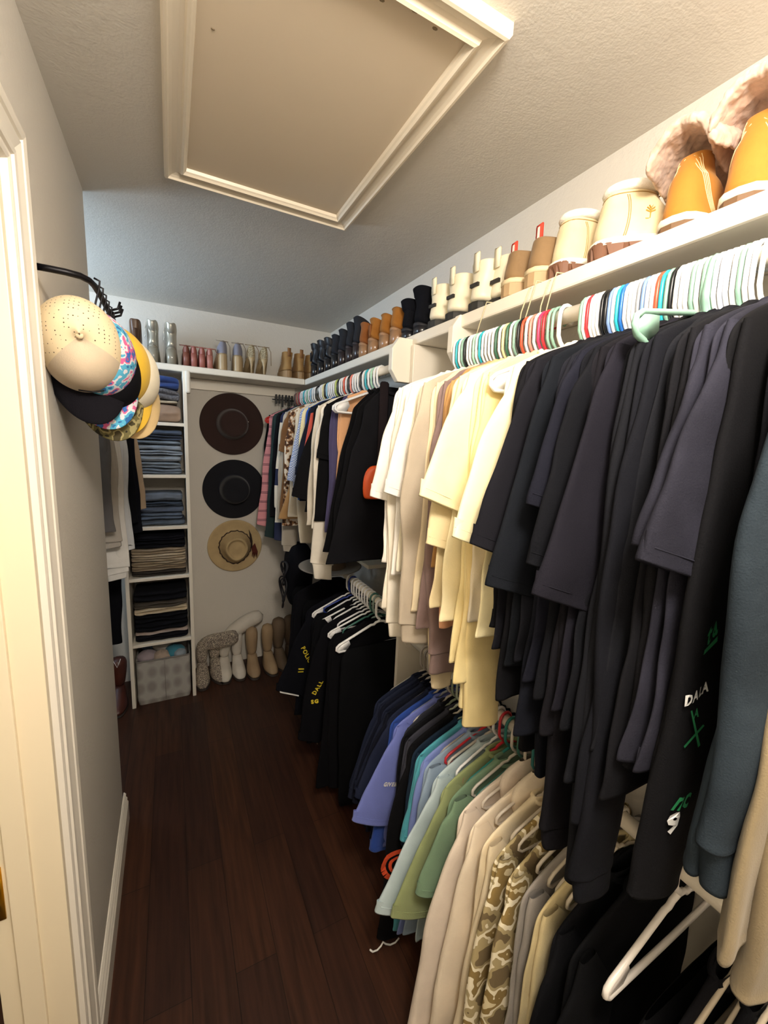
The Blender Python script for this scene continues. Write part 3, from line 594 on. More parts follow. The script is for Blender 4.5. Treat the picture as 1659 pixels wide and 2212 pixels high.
for i, (y, k, h, kw, lab) in enumerate(far):
    cat = {'tee':'t-shirt','long':'sweater','tank':'vest' if 'vest' in lab else ('dress' if 'dress' in lab else 'top')}[k]
    FG[i] = garment(U[0], U[1], y, lab, cat, h, k, group='clothes on the far upper rod', seed=900+i*19, tip=kw.pop('tip', .19 if i > 3 else .20), yaw=(.05 if i % 2 else -.03), **kw)
o = [c_ for c_ in kids(FG[14]) if c_.name.startswith('sleeve')][0]
mk('sleeve_panel', MB().prism([(-.198, -.17), (-.182, -.165), (-.222, -.47), (-.252, -.47)], 1, -.030, -.024), mat('coral_cloth', '#e06558', .9), FG[14], smooth=False)
F1 = ['#6d5a5c','#8a7a74','#9b9078','#b0364a',W_,W_,CY,W_,MN,W_,'#8fc3e0',W_,W_,BK]
rg = random.Random(5)
for i, h in enumerate(F1):
    nm = NAME.get(h, 'grey-brown'); hanger(ROD_X, 2.93-i*.038, ROD_Z+.0005, h, '%s plastic hanger in the far corner, %s from the back wall' % (nm, ORD[i+1]), 'hangers in the far corner', rg.uniform(-.04, .04), r=.0042, tip=.12)
F2 = [W_,W_,CR,BK,'#8fc3e0',W_,W_,W_,W_,'#b8c86a',BK,W_,W_,OR,W_,BK,SA,W_,W_,W_,BK,W_,CY,W_,MN,W_,W_]
for i, h in enumerate(F2):
    nm = NAME.get(h, 'pale'); hanger(ROD_X, 2.37-i*.0290, ROD_Z+.0005, h, '%s plastic hanger on the far rod, %s hook counting back from the octagonal bracket' % (nm, ORD[len(F2)-i]), 'hangers on the far rod', rg.uniform(-.04, .04), r=.0046, web=(i > 24), tip=(.13 if i < 25 else .205))
hanger(ROD_X, 2.86, ROD_Z, '#c8322c', 'red hanger with bare end poking out past the black tops by the back wall', yaw=.05, r=.006, web=True, tip=.235)
# black sash over the nearest hanger
sb = MB()
for dx, dy in ((-.035, 0), (.03, .02)):
    sb.box(-.016+dx, .020+dx, -.004+dy, .004+dy, -.40, -.05)
tag(mk('sash', MB().rings([[(ROD_X-.055+a, 1.475+b, z) for a, b in ((-.022-.0*z, -.004), (.022, -.004), (.022, .004), (-.022, .004))] for z in (1.52, 1.62, 1.72, 1.82, 1.88, 1.895)], True, True), fab('#1e181b'), sub=1), 'brown-black cloth sash hanging from the last white hanger before the partition', 'sash')
bag = MB(); bag.rings([[(ROD_X-.09+.06*math.cos(a)*s, 1.44+.018*math.sin(a), 1.50+z) for a in [i*2*PI/20 for i in range(20)]] for z, s in ((-.06, .75), (-.055, .9), (-.02, 1), (.03, .95), (.06, .7), (.072, .3))], True, True)
tag(mk('pouch', bag, mat('orange_leather', '#d0501a', .5), sub=1), 'orange rounded pouch hanging between the black top and the white t-shirts', 'pouch')
bc = thing('clip_hanger_bunch', 'bunch of glossy black clip hangers in the corner of the far rod', 'clip hangers', (ROD_X-.05, 2.955, ROD_Z-.03))
rg = random.Random(3)
for i in range(7):
    x0 = -.10+i*.022
    mk('clip', MB().box(x0, x0+.012, -.02+rg.uniform(-.01, .01), .0, -.03+rg.uniform(-.02, .02), .035), plastic('#0d0d0f'), bc, smooth=False, bevel=.003)
mk('bar', MB().tube([(-.12, -.01, 0), (.06, -.01, 0)], .004), plastic('#0d0d0f'), bc)

# ---- far section, lower rod
Lw = (LOW_X, LOW_Z)
fl_ = [
 (2.28,'pants','#0b0c0f',dict(L=.80),'black trousers at the far end of the lower rod'),
 (2.16,'long','#0f0f14',dict(SL=.55,flare=.02,L=.70),'black work shirt behind the patched uniform shirt'),
 (2.05,'pants','#0a0b0f',dict(L=.86),'black trousers behind the patched uniform shirt'),
 (1.92,'tee','#0e0f16',dict(SL=.44,flare=.12,L=.72,swid=.095),'black uniform shirt with yellow arched sleeve patch and white sleeve edge'),
 (1.87,'pants','#0c0d12',dict(L=.86,t=.02),'black trousers with thin white side stripe'),
 (1.79,'long','#0b0c10',dict(SL=.60,flare=.04,L=.72),'black uniform shirt between the white hanger tips'),
 (1.70,'long','#0c0c11',dict(SL=.55,flare=.11,L=.72,t=.015,lw=1.2),'black uniform shirt with yellow patch half showing, nearer of the patched ones'),
 (1.63,'pants','#0a0b0f',dict(L=.90,t=.02),'black trousers hanging straight, second from the partition'),
 (1.56,'long','#0a0a0e',dict(SL=.70,flare=.02,L=.84,t=.018),'black coverall hanging below the thick white hanger'),
 (1.48,'pants','#090a0d',dict(L=.90,t=.02),'black trousers hanging closest to the partition'),
]
RG = {}
for i, (y, k, h, kw, lab) in enumerate(fl_):
    RG[i] = garment(Lw[0]-.01, Lw[1], y, lab, {'tee':'shirt','long':'shirt','pants':'trousers'}[k], h, k, group='black uniforms on the far lower rod', bflare=(.03 if k == 'pants' and i != 4 else .05), seed=1300+i*23, collar='shirt' if k != 'pants' else None, **kw)
stamp(RG[3], 'sleeve', text_polys('POLICE', -.250, -.335, .030, -1.15, 1.0, bold=.001), PY)
stamp(RG[3], 'sleeve', [[(-.263, -.440), (-.235, -.445), (-.235, -.452), (-.263, -.447)], [(-.265, -.455), (-.237, -.460), (-.237, -.467), (-.265, -.462)]], PY)
stamp(RG[3], 'sleeve', [[(-.355+.012*i, -.546-.0055*i), (-.343+.012*i, -.5515-.0055*i), (-.343+.012*i, -.5595-.0055*i), (-.355+.012*i, -.554-.0055*i)] for i in range(8)], PW, 'sleeve_edge')
mk('side_stripe', MB().tube([(-.190, -.022, -.20), (-.196, -.025, -.50), (-.186, -.025, -.80), (-.170, -.022, -.865)], .0035, 6), mat('cream_piping', '#cdbfa8', .8), RG[4])
stamp(RG[6], 'sleeve', text_polys('DALL', -.245, -.460, .026, 1.05, 1.0, bold=.001), PY)
stamp(RG[6], 'sleeve', text_polys('SG', -.262, -.500, .024, .1, bold=.0015), PY)
for i in range(11):
    y = 1.90-i*.032
    h = [W_, '#2b3f8f', W_, W_, W_, W_, W_, '#e4e4ea', W_, '#3f6f66', '#8fa39c'][i]
    hanger(LOW_X, y, LOW_Z+.0005, h, '%s hanger over the black uniforms, %s in the row from the far end' % ({W_:'white','#2b3f8f':'dark blue','#e4e4ea':'pale white','#3f6f66':'green','#8fa39c':'grey-green'}[h], ORD[i+1]), 'hangers over the black uniforms', random.Random(i).uniform(-.08, .08), r=.0046, web=(i in (0, 4, 8)), tip=(.205 if i in (0, 4, 8) else .15))
hanger(LOW_X-.01, 1.53, LOW_Z, W_, 'thick white hanger with exposed rounded end over the black coverall', yaw=.05, r=.006, web=True)
# ------------------------------------------------------------------ footwear
def outline(xb, xf, w, n=24, heelw=.88):
    pts = []
    for i in range(n):
        a = 2*PI*i/n; u = .5-.5*math.cos(a); x = xb+(xf-xb)*u
        prof = (heelw+(1-heelw)*min(1, u/.62)) if u < .62 else 1-.18*(u-.62)/.38
        pts.append((x, math.copysign(abs(math.sin(a))**.62, math.sin(a))*w*prof if abs(math.sin(a)) > 1e-6 else 0))
    return pts
def boot(label, cat, loc, rz, up, sole='#3a2a20', Lf=.26, W=.045, Hs=.17, shaft=(.015,.115,.042), heel=0, soleh=.028, mid=None, tab=None, laces=None, collar=None, tilt=0, group=None, band=None, logo=False, lugs=False, top=None, toe_pt=False, name='boot', upm=None, flare=0, stitch=None, vtop=0, seams=None):
    g = thing(name, label, cat, loc, rz, group)
    sh = lambda x: heel*max(0, 1-x/(.60*Lf)) if heel else 0
    m = upm or mat('suede_or_leather', up, .8, bump=.25, bscale=160, mottle=.13, mscale=14, sheen=.1, spec=.25)
    s0 = soleh
    xb, xf, ws = shaft
    rows = [(s0, .002, Lf-.006, W), (s0+.016, -.001, Lf-.008, W*.97), (s0+.034, .001, Lf-.03, W*.9), (s0+.048, .004, Lf-.062, W*.85), (s0+.062, .007, Lf*.62, W*.82), (s0+.080, .009, Lf*.54, (W+ws)/2*.92)]
    zt = Hs
    for k in range(1, 7):
        u = k/6; z = s0+.080+(zt-s0-.080)*u
        rows.append((z, .009+(xb-.009)*u - flare*u*u*.4, Lf*.54+(xf-Lf*.54)*min(1, u*1.4)+flare*u*u, ws*(1+.12*u*u*(1 if flare else 0))))
    rs = [[(x, y, z+sh(x)) for x, y in outline(a, b, w_, heelw=.90+.06*min(1, max(0, z-s0-.07)/.05))] for z, a, b, w_ in rows]
    a, b, w_ = rows[-1][1:]
    rs.append([(x, y, zt+.002+sh(x)) for x, y in outline(a+.004, b-.004, w_-.004, heelw=.96)])
    rs.append([(x, y, zt-.05+sh(x)) for x, y in outline(a+.006, b-.006, w_-.006, heelw=.96)])
    if vtop:
        rs = [[(x, y, z+vtop*(abs(y)/ws)**1.5*min(1, max(0, (z-sh(x)-(zt-.06))/.06))) for x, y, z in r_] for r_ in rs]
    mb = MB(); mb.rings(rs, True, True); mk('upper', mb, m, g, sub=1)
    sm = mat('sole_rubber', sole, .65, bump=.15, bscale=60)
    if heel:
        mk('sole', MB().rings([[(x, y, z+sh(x)) for x, y in outline(-.001, Lf, W*1.02)] for z in (s0-.010, s0+.001)], True, True), sm, g)
        mk('heel', MB().rings([[(.002+x*(1-.15*(1-z/heel)), y*(1-.12*(1-z/heel)), z) for x, y in outline(0, .058, W*.80, heelw=.95)] for z in (0, heel*.5, heel+s0-.012)], True, True), mat('stacked_heel', sole, .3, coat=.4), g, smooth=True)
    else:
        if lugs:
            r_ = []
            for z, e in ((0, -.002), (.006, .002), (s0-.004, .004), (s0+.001, .003)):
                r_.append([(x+0, y*(1.0+.0), z) for x, y in outline(-.002-e, Lf+e, W*1.03+e, 72)])
            base_ = r_
            for r2 in base_[:2]:
                for i in range(len(r2)):
                    if i % 5 == 0: x, y, z = r2[i]; cx0 = Lf/2; r2[i] = (cx0+(x-cx0)*.955, y*.86, z+.009)
            mk('sole', MB().rings(base_, True, True), sm, g, smooth=False)
        else:
            mk('sole', MB().rings([[(x, y, z) for x, y in outline(-.002-e, Lf+e, W*1.03+e)] for z, e in ((0, -.003), (.005, .001), (s0-.004, .002), (s0+.001, .001))], True, True), sm, g, smooth=False)
    if mid:
        mk('midsole_stripe', MB().rings([[(x, y, z+sh(x)) for x, y in outline(-.005, Lf+.005, W*1.03+.005)] for z in (s0-.006, s0+.006)], True, True), mat('midsole', mid, .6), g)
    to = .005 if tab and len(tab) > 1 else 0
    if tab:
        mk('pull_tab', MB().rings([[(xb-.004+dx*.5-to, y, Hs-.03+z+to*4) for y in (-.011, .011)] + [(xb-.001+dx*.5-to, y, Hs-.03+z+to*4) for y in (.011, -.011)] for dx, z in ((0, 0), (-.002, .03), (-.003, .048), (0, .053), (.002, .051), (.003, .035), (.004, .022))], True, True), mat('pull_tab', tab[0], .8), g)
        if len(tab) > 1:
            mk('tab_stripe', MB().box(xb-.0115, xb-.0092, -.0035, .0035, Hs-.008, Hs+.036), mat('pull_tab', tab[1], .8), g, smooth=False)
    if band:
        mk('label_band', MB().box(-.0015, .006, -.016, .018, .070, .080), mat('label_band', band, .6), g, smooth=False)
    if collar:
        pts = [(xb+(xf-xb)/2+(xf-xb)/2*1.02*math.cos(a), ws*1.0*math.sin(a), Hs-.004) for a in [i*2*PI/20 for i in range(20)]]
        mk('padded_collar', MB().tube(pts, .0095, 8, closed=True), mat('collar', collar, .95, bump=.5, bscale=300), g)
    if laces:
        lm = mat('lace', laces, .8); mb = MB()
        for k in range(4):
            z = s0+.065+k*(Hs-s0-.08)/4.2; x = Lf*.58-(Lf*.58-xf)*min(1, k/2.5)+.004
            mb.tube([(x-.012, -ws*.7, z), (x+.002, 0, z+.006), (x-.012, ws*.7, z)], .0016, 5)
        mb.tube([(xf, 0, Hs-.02), (xf+.02, -.025, Hs-.005), (xf+.035, -.045, Hs-.035), (xf+.04, -.055, Hs-.075)], .0016, 5)
        mk('laces', mb, lm, g)
    if stitch:
        mb = MB(); up_o = [c_ for c_ in kids(g) if c_.name.startswith('upper')][0]; tr = BVHTree.FromPolygons([v.co for v in up_o.data.vertices], [p.vertices for p in up_o.data.polygons])
        for s in (-1, 1):
            for off in (0, .004, .008, .012):
                pts = []
                for q in [i/11 for i in range(12)]:
                    hit = tr.ray_cast(Vector((.020+off+.034*(1-q)**2, s*1.0, s0+.012+q*(Hs-s0-.02))), Vector((0, -s, 0)))
                    if hit[0]: pts.append(hit[0])
                if len(pts) > 4: mb.tube(pts, .0008, 4)
        mk('seam_stitching', mb, mat('stitching', stitch, .8), g)
    if seams:
        up_o = [c_ for c_ in kids(g) if c_.name.startswith('upper')][0]; tr = BVHTree.FromPolygons([v.co for v in up_o.data.vertices], [p.vertices for p in up_o.data.polygons]); mb = MB()
        for s in (-1, 1):
            for off in (0, .0035):
                pts = [tr.ray_cast(Vector((.046+off+.006*math.sin(q*3), s*1.0, s0+.008+q*(Hs-s0-.03))), Vector((0, -s, 0)))[0] for q in [i/12 for i in range(13)]]
                pts = [p for p in pts if p]
                if len(pts) > 4: mb.tube(pts, .0009, 4)
        pts = []
        for i in range(29):
            a = 2*PI*i/28; hit = tr.ray_cast(Vector(((xb+xf)/2+math.cos(a)*.3, math.sin(a)*.3, Hs-.018)), Vector((-math.cos(a), -math.sin(a), 0)))
            if hit[0]: pts.append(hit[0])
        if len(pts) > 10: mb.tube(pts, .0011, 4)
        mk('seams', mb, mat('seam', seams, .8), g)
    if logo:
        mb = MB(); x0, z0 = .092, s0+.050
        y = tr.ray_cast(Vector((x0, -1, z0)), Vector((0, 1, 0)))[0].y
        def q(pts, mb=mb): mb.prism([(x0+a, z0+b) for a, b in pts], 1, y-.0012, y+.002)
        q([(-.001, -.014), (.001, -.014), (.001, .008), (-.001, .008)])
        for s in (-1, 1):
            q([(0, 0), (s*.009, .004), (s*.009, .006), (0, .003)]); q([(0, .004), (s*.008, .010), (s*.007, .011), (0, .007)]); q([(0, .008), (s*.004, .014), (s*.003, .014), (0, .010)])
        q([(-.009, -.010), (.009, -.010), (.008, -.012), (-.008, -.012)])
        mk('tree_emblem', mb, mat('emblem', '#c08a2e', .6), g, smooth=False)
    return g
def heeled(label, cat, loc, rz, up, heelc, style='stiletto', Lf=.23, W=.036, hh=.085, counter=.075, strap=None, group=None, upm=None, name='heeled_shoe', bow=None):
    g = thing(name, label, cat, loc, rz, group)
    m = upm or mat('shoe_leather', up, .5, mottle=.1, mscale=20)
    hf = lambda x: hh*interp(x/Lf, [(0, 1), (.25, .93), (.62, .12), (.7, .05), (1, .06)])
    ol = lambda s, e=0: outline(-e, Lf+e, (W+e)*s)
    mk('insole', MB().rings([[(x, y, hf(x)+z) for x, y in ol(1)] for z in (.004, .009)], True, True), mat('insole', heelc, .6), g)
    cu = []
    for z, e in ((0, 0), (counter*.5, -.001), (counter*.85, .0), (counter, .004)):
        r_ = []
        for i in range(15):
            a = PI*.5+PI*i/14; x = .045+.047*math.cos(a)*(1-.05*z/counter); y = (W*.80-e*.5)*math.sin(a)
            drop = .5*z*abs(math.sin(a))**3
            r_.append((x, y, hh+.005+z-drop*.9))
        cu.append(r_)
    cu2 = [[(x*.92+.004, y*.9, z) for x, y, z in r_] for r_ in reversed(cu)]
    mk('heel_counter', MB().rings(cu+cu2, closed=False), m, g, sub=1)
    tv = []
    for k, (x, hz) in enumerate(((.62, .042), (.72, .046), (.84, .036), (.94, .022), (1.0, .006))):
        r_ = []
        for i in range(9):
            a = PI*i/8; ww = W*(1-.18*max(0, x-.62)/.38)*(.0+math.sqrt(max(.02, 1-max(0, (x-.8)/.21)**2)))
            r_.append((Lf*x, ww*math.cos(a), hf(Lf*x)+.004+hz*math.sin(a)))
        tv.append(r_)
    mk('toe_vamp', MB().rings(tv, closed=False), m, g, sub=1)
    hm = mat('heel', heelc, .4)
    if style == 'stiletto': mb = MB().rings([[(.02+.018*s*math.cos(a)+dx, .018*s*math.sin(a), z) for a in [i*PI/5 for i in range(10)]] for z, s, dx in ((0, .32, 0), (hh*.5, .36, 0), (hh*.8, .7, .002), (hh+.004, 1.35, .006))], True, True)
    elif style == 'block': mb = MB().rings([[(.004+x*s, y*s, z) for x, y in outline(0, .05, W*.82, heelw=.95)] for z, s in ((0, .95), (hh*.6, .92), (hh+.004, 1))], True, True)
    else:
        rs = []
        for k in range(11):
            z = k/10; e = .0016*(k % 2)
            rs.append([(x, y*(1+e*20), (hf(x)+.004)*z) for x, y in outline(-.002-e, Lf*.66, W*.95)])
        mb = MB().rings(rs, True, True)
    mk('heel', mb, hm, g)
    if strap:
        mk('ankle_strap', MB().tube([(.035+.038*math.cos(a), .034*math.sin(a), hh+counter+.006+.008*math.cos(a)) for a in [i*2*PI/18 for i in range(18)]], .0028, 6, closed=True), mat('strap', strap, .5), g)
        mk('strap_end', MB().tube([(.04, -.034, hh+counter+.002), (.03, -.045, hh+counter-.02), (.035, -.048, hh*.7)], .0022, 5), mat('strap', strap, .5), g)
    return g
Z = ZS+.0005
SX = SF+.012
def R(y): return (SX, y, Z)
# right shelf, nearest first; toes to the wall
for y, lab, hs in ((.405, 'wheat-tan boot with folded fleece top at the right end, nearer of the pair', .150), (.505, 'wheat-tan boot with folded fleece top, farther of the pair next to the cream boots', .142)):
    g = boot(lab, 'boot', (SX+.01, y, Z), .10, '#b57a2e', '#6d5138', Lf=.235, W=.048, Hs=hs, shaft=(.032,.088,.027), mid='#efe8d8', soleh=.022, group='fleece-topped boots', stitch='#e8d2a0')
    # folded sherpa flap
    rs = []
    for k in range(9):
        u = k/8; ang = -1.15+2.3*u
        r_ = []
        for i in range(14):
            a = 2*PI*i/14; rx = .012+.006*math.cos(a*2)
            r_.append((.075+ (.085+rx*math.cos(a))*math.cos(ang+PI/2+ .0)*-1*1.0 + 0, 0, 0))
        rs.append(r_)
    mb = MB(); seedv = y*50
    rows = []
    for iu in range(11):                # arch over the shaft along x and draped to both sides (y)
        x = -.022+.235*iu/10; row = []
        for iv in range(13):
            t = -1+2*iv/12
            yy = t*(.056+.022*math.sin(PI*iu/10))
            zz_ = hs+.030+.014*math.sin(PI*iu/10)-.055*abs(t)**2.4-.05*(iu/10)**2
            n_ = noise.noise(Vector((x*60, yy*60, seedv)))*.011
            row.append((x+n_*.4, yy+n_*.6, zz_+n_+.012))
        rows.append(row)
    low_ = [[(x+.002, yy*.88, z_-.020) for x, yy, z_ in row] for row in rows]
    n = 13
    vs = [v for r_ in rows for v in r_]+[v for r_ in low_ for v in r_]; o2 = 11*n; fs = []
    for a in range(10):
        for b_ in range(n-1):
            fs.append((a*n+b_, a*n+b_+1, (a+1)*n+b_+1, (a+1)*n+b_)); fs.append((o2+a*n+b_, o2+(a+1)*n+b_, o2+(a+1)*n+b_+1, o2+a*n+b_+1))
        fs.append((a*n, (a+1)*n, o2+(a+1)*n, o2+a*n)); fs.append((a*n+n-1, o2+a*n+n-1, o2+(a+1)*n+n-1, (a+1)*n+n-1))
    for b_ in range(n-1):
        fs.append((b_, o2+b_, o2+b_+1, b_+1)); e = 10*n; fs.append((e+b_, e+b_+1, o2+e+b_+1, o2+e+b_))
    mb.add(vs, fs)
    mk('fleece_flap', mb, mat('sherpa_fleece', '#c9ad9a', 1, bump=1.0, bscale=75, mottle=.18, mscale=60, sheen=.3), g, sub=3)
    fo = [c_ for c_ in kids(g) if c_.name.startswith('fleece_flap')][0]; tx = bpy.data.textures.get('lumps') or bpy.data.textures.new('lumps', 'CLOUDS'); tx.noise_scale = .015; dm = fo.modifiers.new('lumps', 'DISPLACE'); dm.texture = tx; dm.strength = .008; dm.mid_level = .5
CB = dict(up='#dfcfa8', sole='#75503c', Lf=.235, W=.050, Hs=.145, shaft=(.020,.112,.036), mid='#f3efe4', collar='#f1ece0', laces='#c9a24a', lugs=True, soleh=.034, seams='#a98a52')
boot('cream lace-up boot with white collar and tree emblem on its side, nearer of the pair', 'boot', (SX+.012, .672, Z), -.60, logo=True, group='cream lace-up boots', **CB)
boot('cream lace-up boot with white collar and brown lug sole, farther of the pair', 'boot', (SX+.008, .768, Z), -.12, group='cream lace-up boots', **{**CB, 'laces': None})
for y, lab, hs in ((.840, 'taupe slip-on boot with red striped heel loop, nearer of the pair', .110), (.925, 'taupe slip-on boot with red striped heel loop, farther of the pair', .100)):
    boot(lab, 'boot', R(y), -.15, '#8d7150', '#b79a74', Lf=.24, W=.047, Hs=hs, shaft=(.026,.105,.023), soleh=.040, mid='#ddcaa4', tab=('#d8402c', '#f2ece0'), group='taupe slip-on boots')
for y, lab in ((.835, 'white sandal with wide straps behind the taupe boots, nearer one'), (.925, 'white sandal with wide straps behind the taupe boots, farther one')):
    g = thing('sandal', lab, 'sandal', (SX+.135, y, Z), 0, 'white strappy sandals')
    wm = mat('white_sandal', '#efe9da', .5)
    mk('platform', MB().rings([[(x, yy, z) for x, yy in outline(-.04, .10, .046)] for z in (0, .05)], True, True), mat('sandal_sole', '#e4d6b8', .7), g)
    for k, (x0, hgt) in enumerate(((.0, .135), (.045, .100))):
        mk('strap', MB().rings([[(x0+a, .048*math.cos(t), .04+hgt*math.sin(t)*(1 if a < .01 else 1)) for a in (0, .022)] + [(x0+a, .043*math.cos(t), .036+hgt*math.sin(t)) for a in (.022, 0)] for t in [PI*i/12 for i in range(13)]], True, True), wm, g)
RB_ = dict(up='#e6dcc0', sole='#26241f', Lf=.24, W=.051, Hs=.142, shaft=(.006,.118,.049), soleh=.026, tab=('#ece3c8',), band='#2a2722', group='cream rubber rain boots')
for y, lab in ((1.005, 'cream rubber ankle boot with black label, nearest of the four rain boots'), (1.060, 'cream rubber ankle boot with black label, second nearest of the four rain boots'), (1.180, 'cream rubber ankle boot with black label, third of the four rain boots'), (1.285, 'cream rubber ankle boot with black label, farthest of the four rain boots')):
    boot(lab, 'rain boot', (SX+(.030 if y == 1.005 else 0), y, Z), .05, upm=mat('rain_rubber', '#e9dfc4', .45, bump=.08, bscale=60), **RB_)
for y, hs, lab in ((1.395, .135, 'black velvet boot with glossy black heel, nearer of the slouched pair'), (1.485, .115, 'black velvet boot with glossy black heel, farther of the slouched pair')):
    g = boot(lab, 'boot', R(y), 0, '#0e0f15', '#1a1a20', Lf=.23, W=.044, Hs=hs, shaft=(.0,.14,.052), heel=.032, soleh=.012, group='black velvet boots', upm=fab('#0e0f15', .05), flare=.02)
for y, hs, lab in ((1.585, .150, 'orange-tan suede ankle boot, nearest of four beside the velvet boots'), (1.685, .150, 'orange-tan suede ankle boot with white stitching, second of four'), (1.800, .160, 'orange-tan suede ankle boot with pull tab, third of four'), (1.905, .165, 'rust suede ankle boot, farthest of four beside the black boots')):
    boot(lab, 'boot', R(y), 0, '#9c6424' if y < 1.9 else '#8f5424', '#a07a58', Lf=.23, W=.045, Hs=hs-.055, shaft=(.006,.10,.043), heel=.055, soleh=.014, group='orange-tan suede boots', tab=('#8a4f1c',) if 1.75 < y < 1.85 else None)
for i, (y, hs) in enumerate(((1.985, .205), (2.08, .200), (2.19, .190), (2.30, .185), (2.42, .190), (2.55, .200), (2.68, .205))):
    boot('black ankle boot with shiny stacked heel, %s beyond the rust suede boot' % ORD[i+1], 'boot', R(y), 0, '#12141c', '#2c2224' if i < 3 else '#17171b', Lf=.23, W=.043, Hs=hs-.075, shaft=(.0,.105,.042), heel=.075, soleh=.012, group='black ankle boots', upm=mat('black_leather', '#12141c', .45 if i > 3 else .85, bump=.1, bscale=80), flare=.012 if i > 3 else 0, vtop=.012, tab=('#12141c',) if i > 3 else None)
# back shelf, heels to the room
BYs = DY-.235
def Bk(x): return (x, BYs, Z)
QU = PI/2
for x, lab in ((-.275, 'dark brown leather ankle boot with pull loop, farther left behind the caps'), (-.155, 'dark brown leather ankle boot with pull loop, beside the silver boots')):
    boot(lab, 'boot', Bk(x), QU, '#4a2f1c', '#2a1a12', Lf=.215, W=.036, Hs=.150, shaft=(.004,.085,.030), heel=.075, soleh=.012, group='brown ankle boots', vtop=.010, tab=('#4a2f1c',), upm=mat('brown_leather', '#55371f', .35, mottle=.2, mscale=12))
SV = mat('silver_leather', '#b9b4a6', .32, .55, bump=.05, bscale=30)
for x, lab in ((-.072, 'silver pointed ankle boot with tie at the top, left of the two'), (.022, 'silver pointed ankle boot with tie at the top, right of the two')):
    g = boot(lab, 'boot', Bk(x), QU, '#b9b4a6', '#8f8878', Lf=.215, W=.036, Hs=.130, shaft=(.0,.09,.030), heel=.085, soleh=.012, group='silver ankle boots', upm=SV, flare=.035, vtop=.024)
    mk('tie', MB().tube([(-.004, .028, .195), (.0, .036, .175), (.004, .034, .15), (-.002, .037, .13)], .0018, 5), SV, g)
for i, (x, h) in enumerate(((.100, '#7d4a3c'), (.140, '#a5655a'), (.185, '#a5655a'), (.228, '#b07468'))):
    heeled('dusty pink block-heeled sandal, %s from the left on the back shelf' % ORD[i+1], 'sandal', Bk(x), QU, h, h, 'block', W=.024, hh=.075, counter=.040, strap=h, group='dusty pink sandals', name='sandal')
for x, lab, r_ in ((.305, 'grey espadrille wedge with rope heel, left of the two', .12), (.388, 'grey espadrille wedge with rope heel, right of the two', -.10)):
    heeled(lab, 'wedge shoe', Bk(x), QU+r_, '#8b8890', '#b09772', 'wedge', W=.036, hh=.095, counter=.075, strap='#8b7d6a', group='espadrille wedges', name='wedge_shoe', upm=fab('#85838e'))
GLD = mat('champagne_glitter', '#b59f78', .35, .5, kind='glitter', h2='#fff2d0', mscale=420)
for x, lab in ((.472, 'champagne glitter stiletto, left of the two'), (.550, 'champagne glitter stiletto, right of the two')):
    heeled(lab, 'stiletto', Bk(x), QU, '#b59f78', '#b8a27e', 'stiletto', W=.034, hh=.095, counter=.075, strap='#9a8466', group='glitter stilettos', name='stiletto', upm=GLD)
for x, lab in ((.708, 'tan suede lace-up boot, left of three in the corner of the back shelf'), (.790, 'tan suede lace-up boot, middle of three in the corner of the back shelf'), (.866, 'tan suede lace-up boot, right of three half behind the black boots')):
    boot(lab, 'boot', Bk(x), QU+.05, '#a6804e', '#9b7c55', Lf=.21, W=.036, Hs=.165, shaft=(.006,.090,.034), soleh=.045, laces='#8a6a42', tab=('#8a6038',), group='tan lace-up boots')
# loose laces hanging over the shelf edge
for i, (y, d, dy) in enumerate(((.98, .13, .05), (.80, .12, .035), (.74, .145, .03))):
    lm = mat('lace', '#cdbf9c', .8); x = SF-.004
    p = [(SF+.03, y-.01, ZS+.004), (x+.002, y, ZS+.004), (x-.002, y, ZS-.01), (x-.002, y+dy*.35, ZS-.05), (x-.003, y+dy, ZS-d)]
    if i: p += [(x-.003, y+dy+.008, ZS-d-.005), (x-.003, y+dy*.7+.012, ZS-.06), (x-.002, y+.016, ZS-.008), (SF+.02, y+.02, ZS+.004)]
    tag(mk('shoelace', MB().tube(p, .0016, 5), lm), ['thin beige lace dangling from the shelf below the rain boots', 'looped beige lace dangling below the taupe boots', 'long looped beige lace dangling below the cream lace-up boot'][i], 'shoelace')
# floor boots along the back wall, toes to the room
def tall(label, x, y, rz, h, Wd=.050, path=None, rad=None, m=None, Lf=.24, name='tall_boot'):
    g = thing(name, label, 'boot', (x, y, 0), rz, 'tall boots on the floor')
    m = m or mat('boot_leather', h, .7, bump=.2, bscale=60, mottle=.12, mscale=9)
    rows = [(.006, 0, Lf, Wd), (.022, -.002, Lf-.004, Wd*.97), (.045, 0, Lf-.03, Wd*.88), (.065, .004, Lf*.70, Wd*.80), (.09, .008, Lf*.5, Wd*.72), (.12, .012, Lf*.42, Wd*.66)]
    mk('foot', MB().rings([[(a_, b_, z) for a_, b_ in outline(p, q, w_, heelw=.8)] for z, p, q, w_ in rows], True, True), m, g, sub=1)
    mk('sole', MB().rings([[(a_, b_, z) for a_, b_ in outline(-.002, Lf+.002, Wd+.001)] for z in (0, .007)], True, True), mat('sole_rubber', '#2c211b', .7), g)
    mk('shaft', MB().tube(path, rad, 14), m, g, sub=1)
    return g
GLB = mat('silver_glitter', '#8d8178', .4, .45, kind='glitter', h2='#fff4e0', mscale=330)
up_ = lambda hgt, r_=.045: dict(path=[(.055, 0, .10), (.052, 0, .16), (.05, 0, .22), (.05, 0, hgt)], rad=[.033, .037, r_, r_])
def flop(k, w_): # rises then falls sideways (local +y is the room's +x when rz = -90)
    return dict(path=[(.055, 0, .10), (.05, 0, .17), (.048, .0, .23), (.060, .05, .255+k), (.085, .12, .265+k), (.09, .18, .275+k), (.09, w_-.03, .29+k)], rad=[.033, .038, .048, .055, .056, .054, .046])
RZ = -PI/2
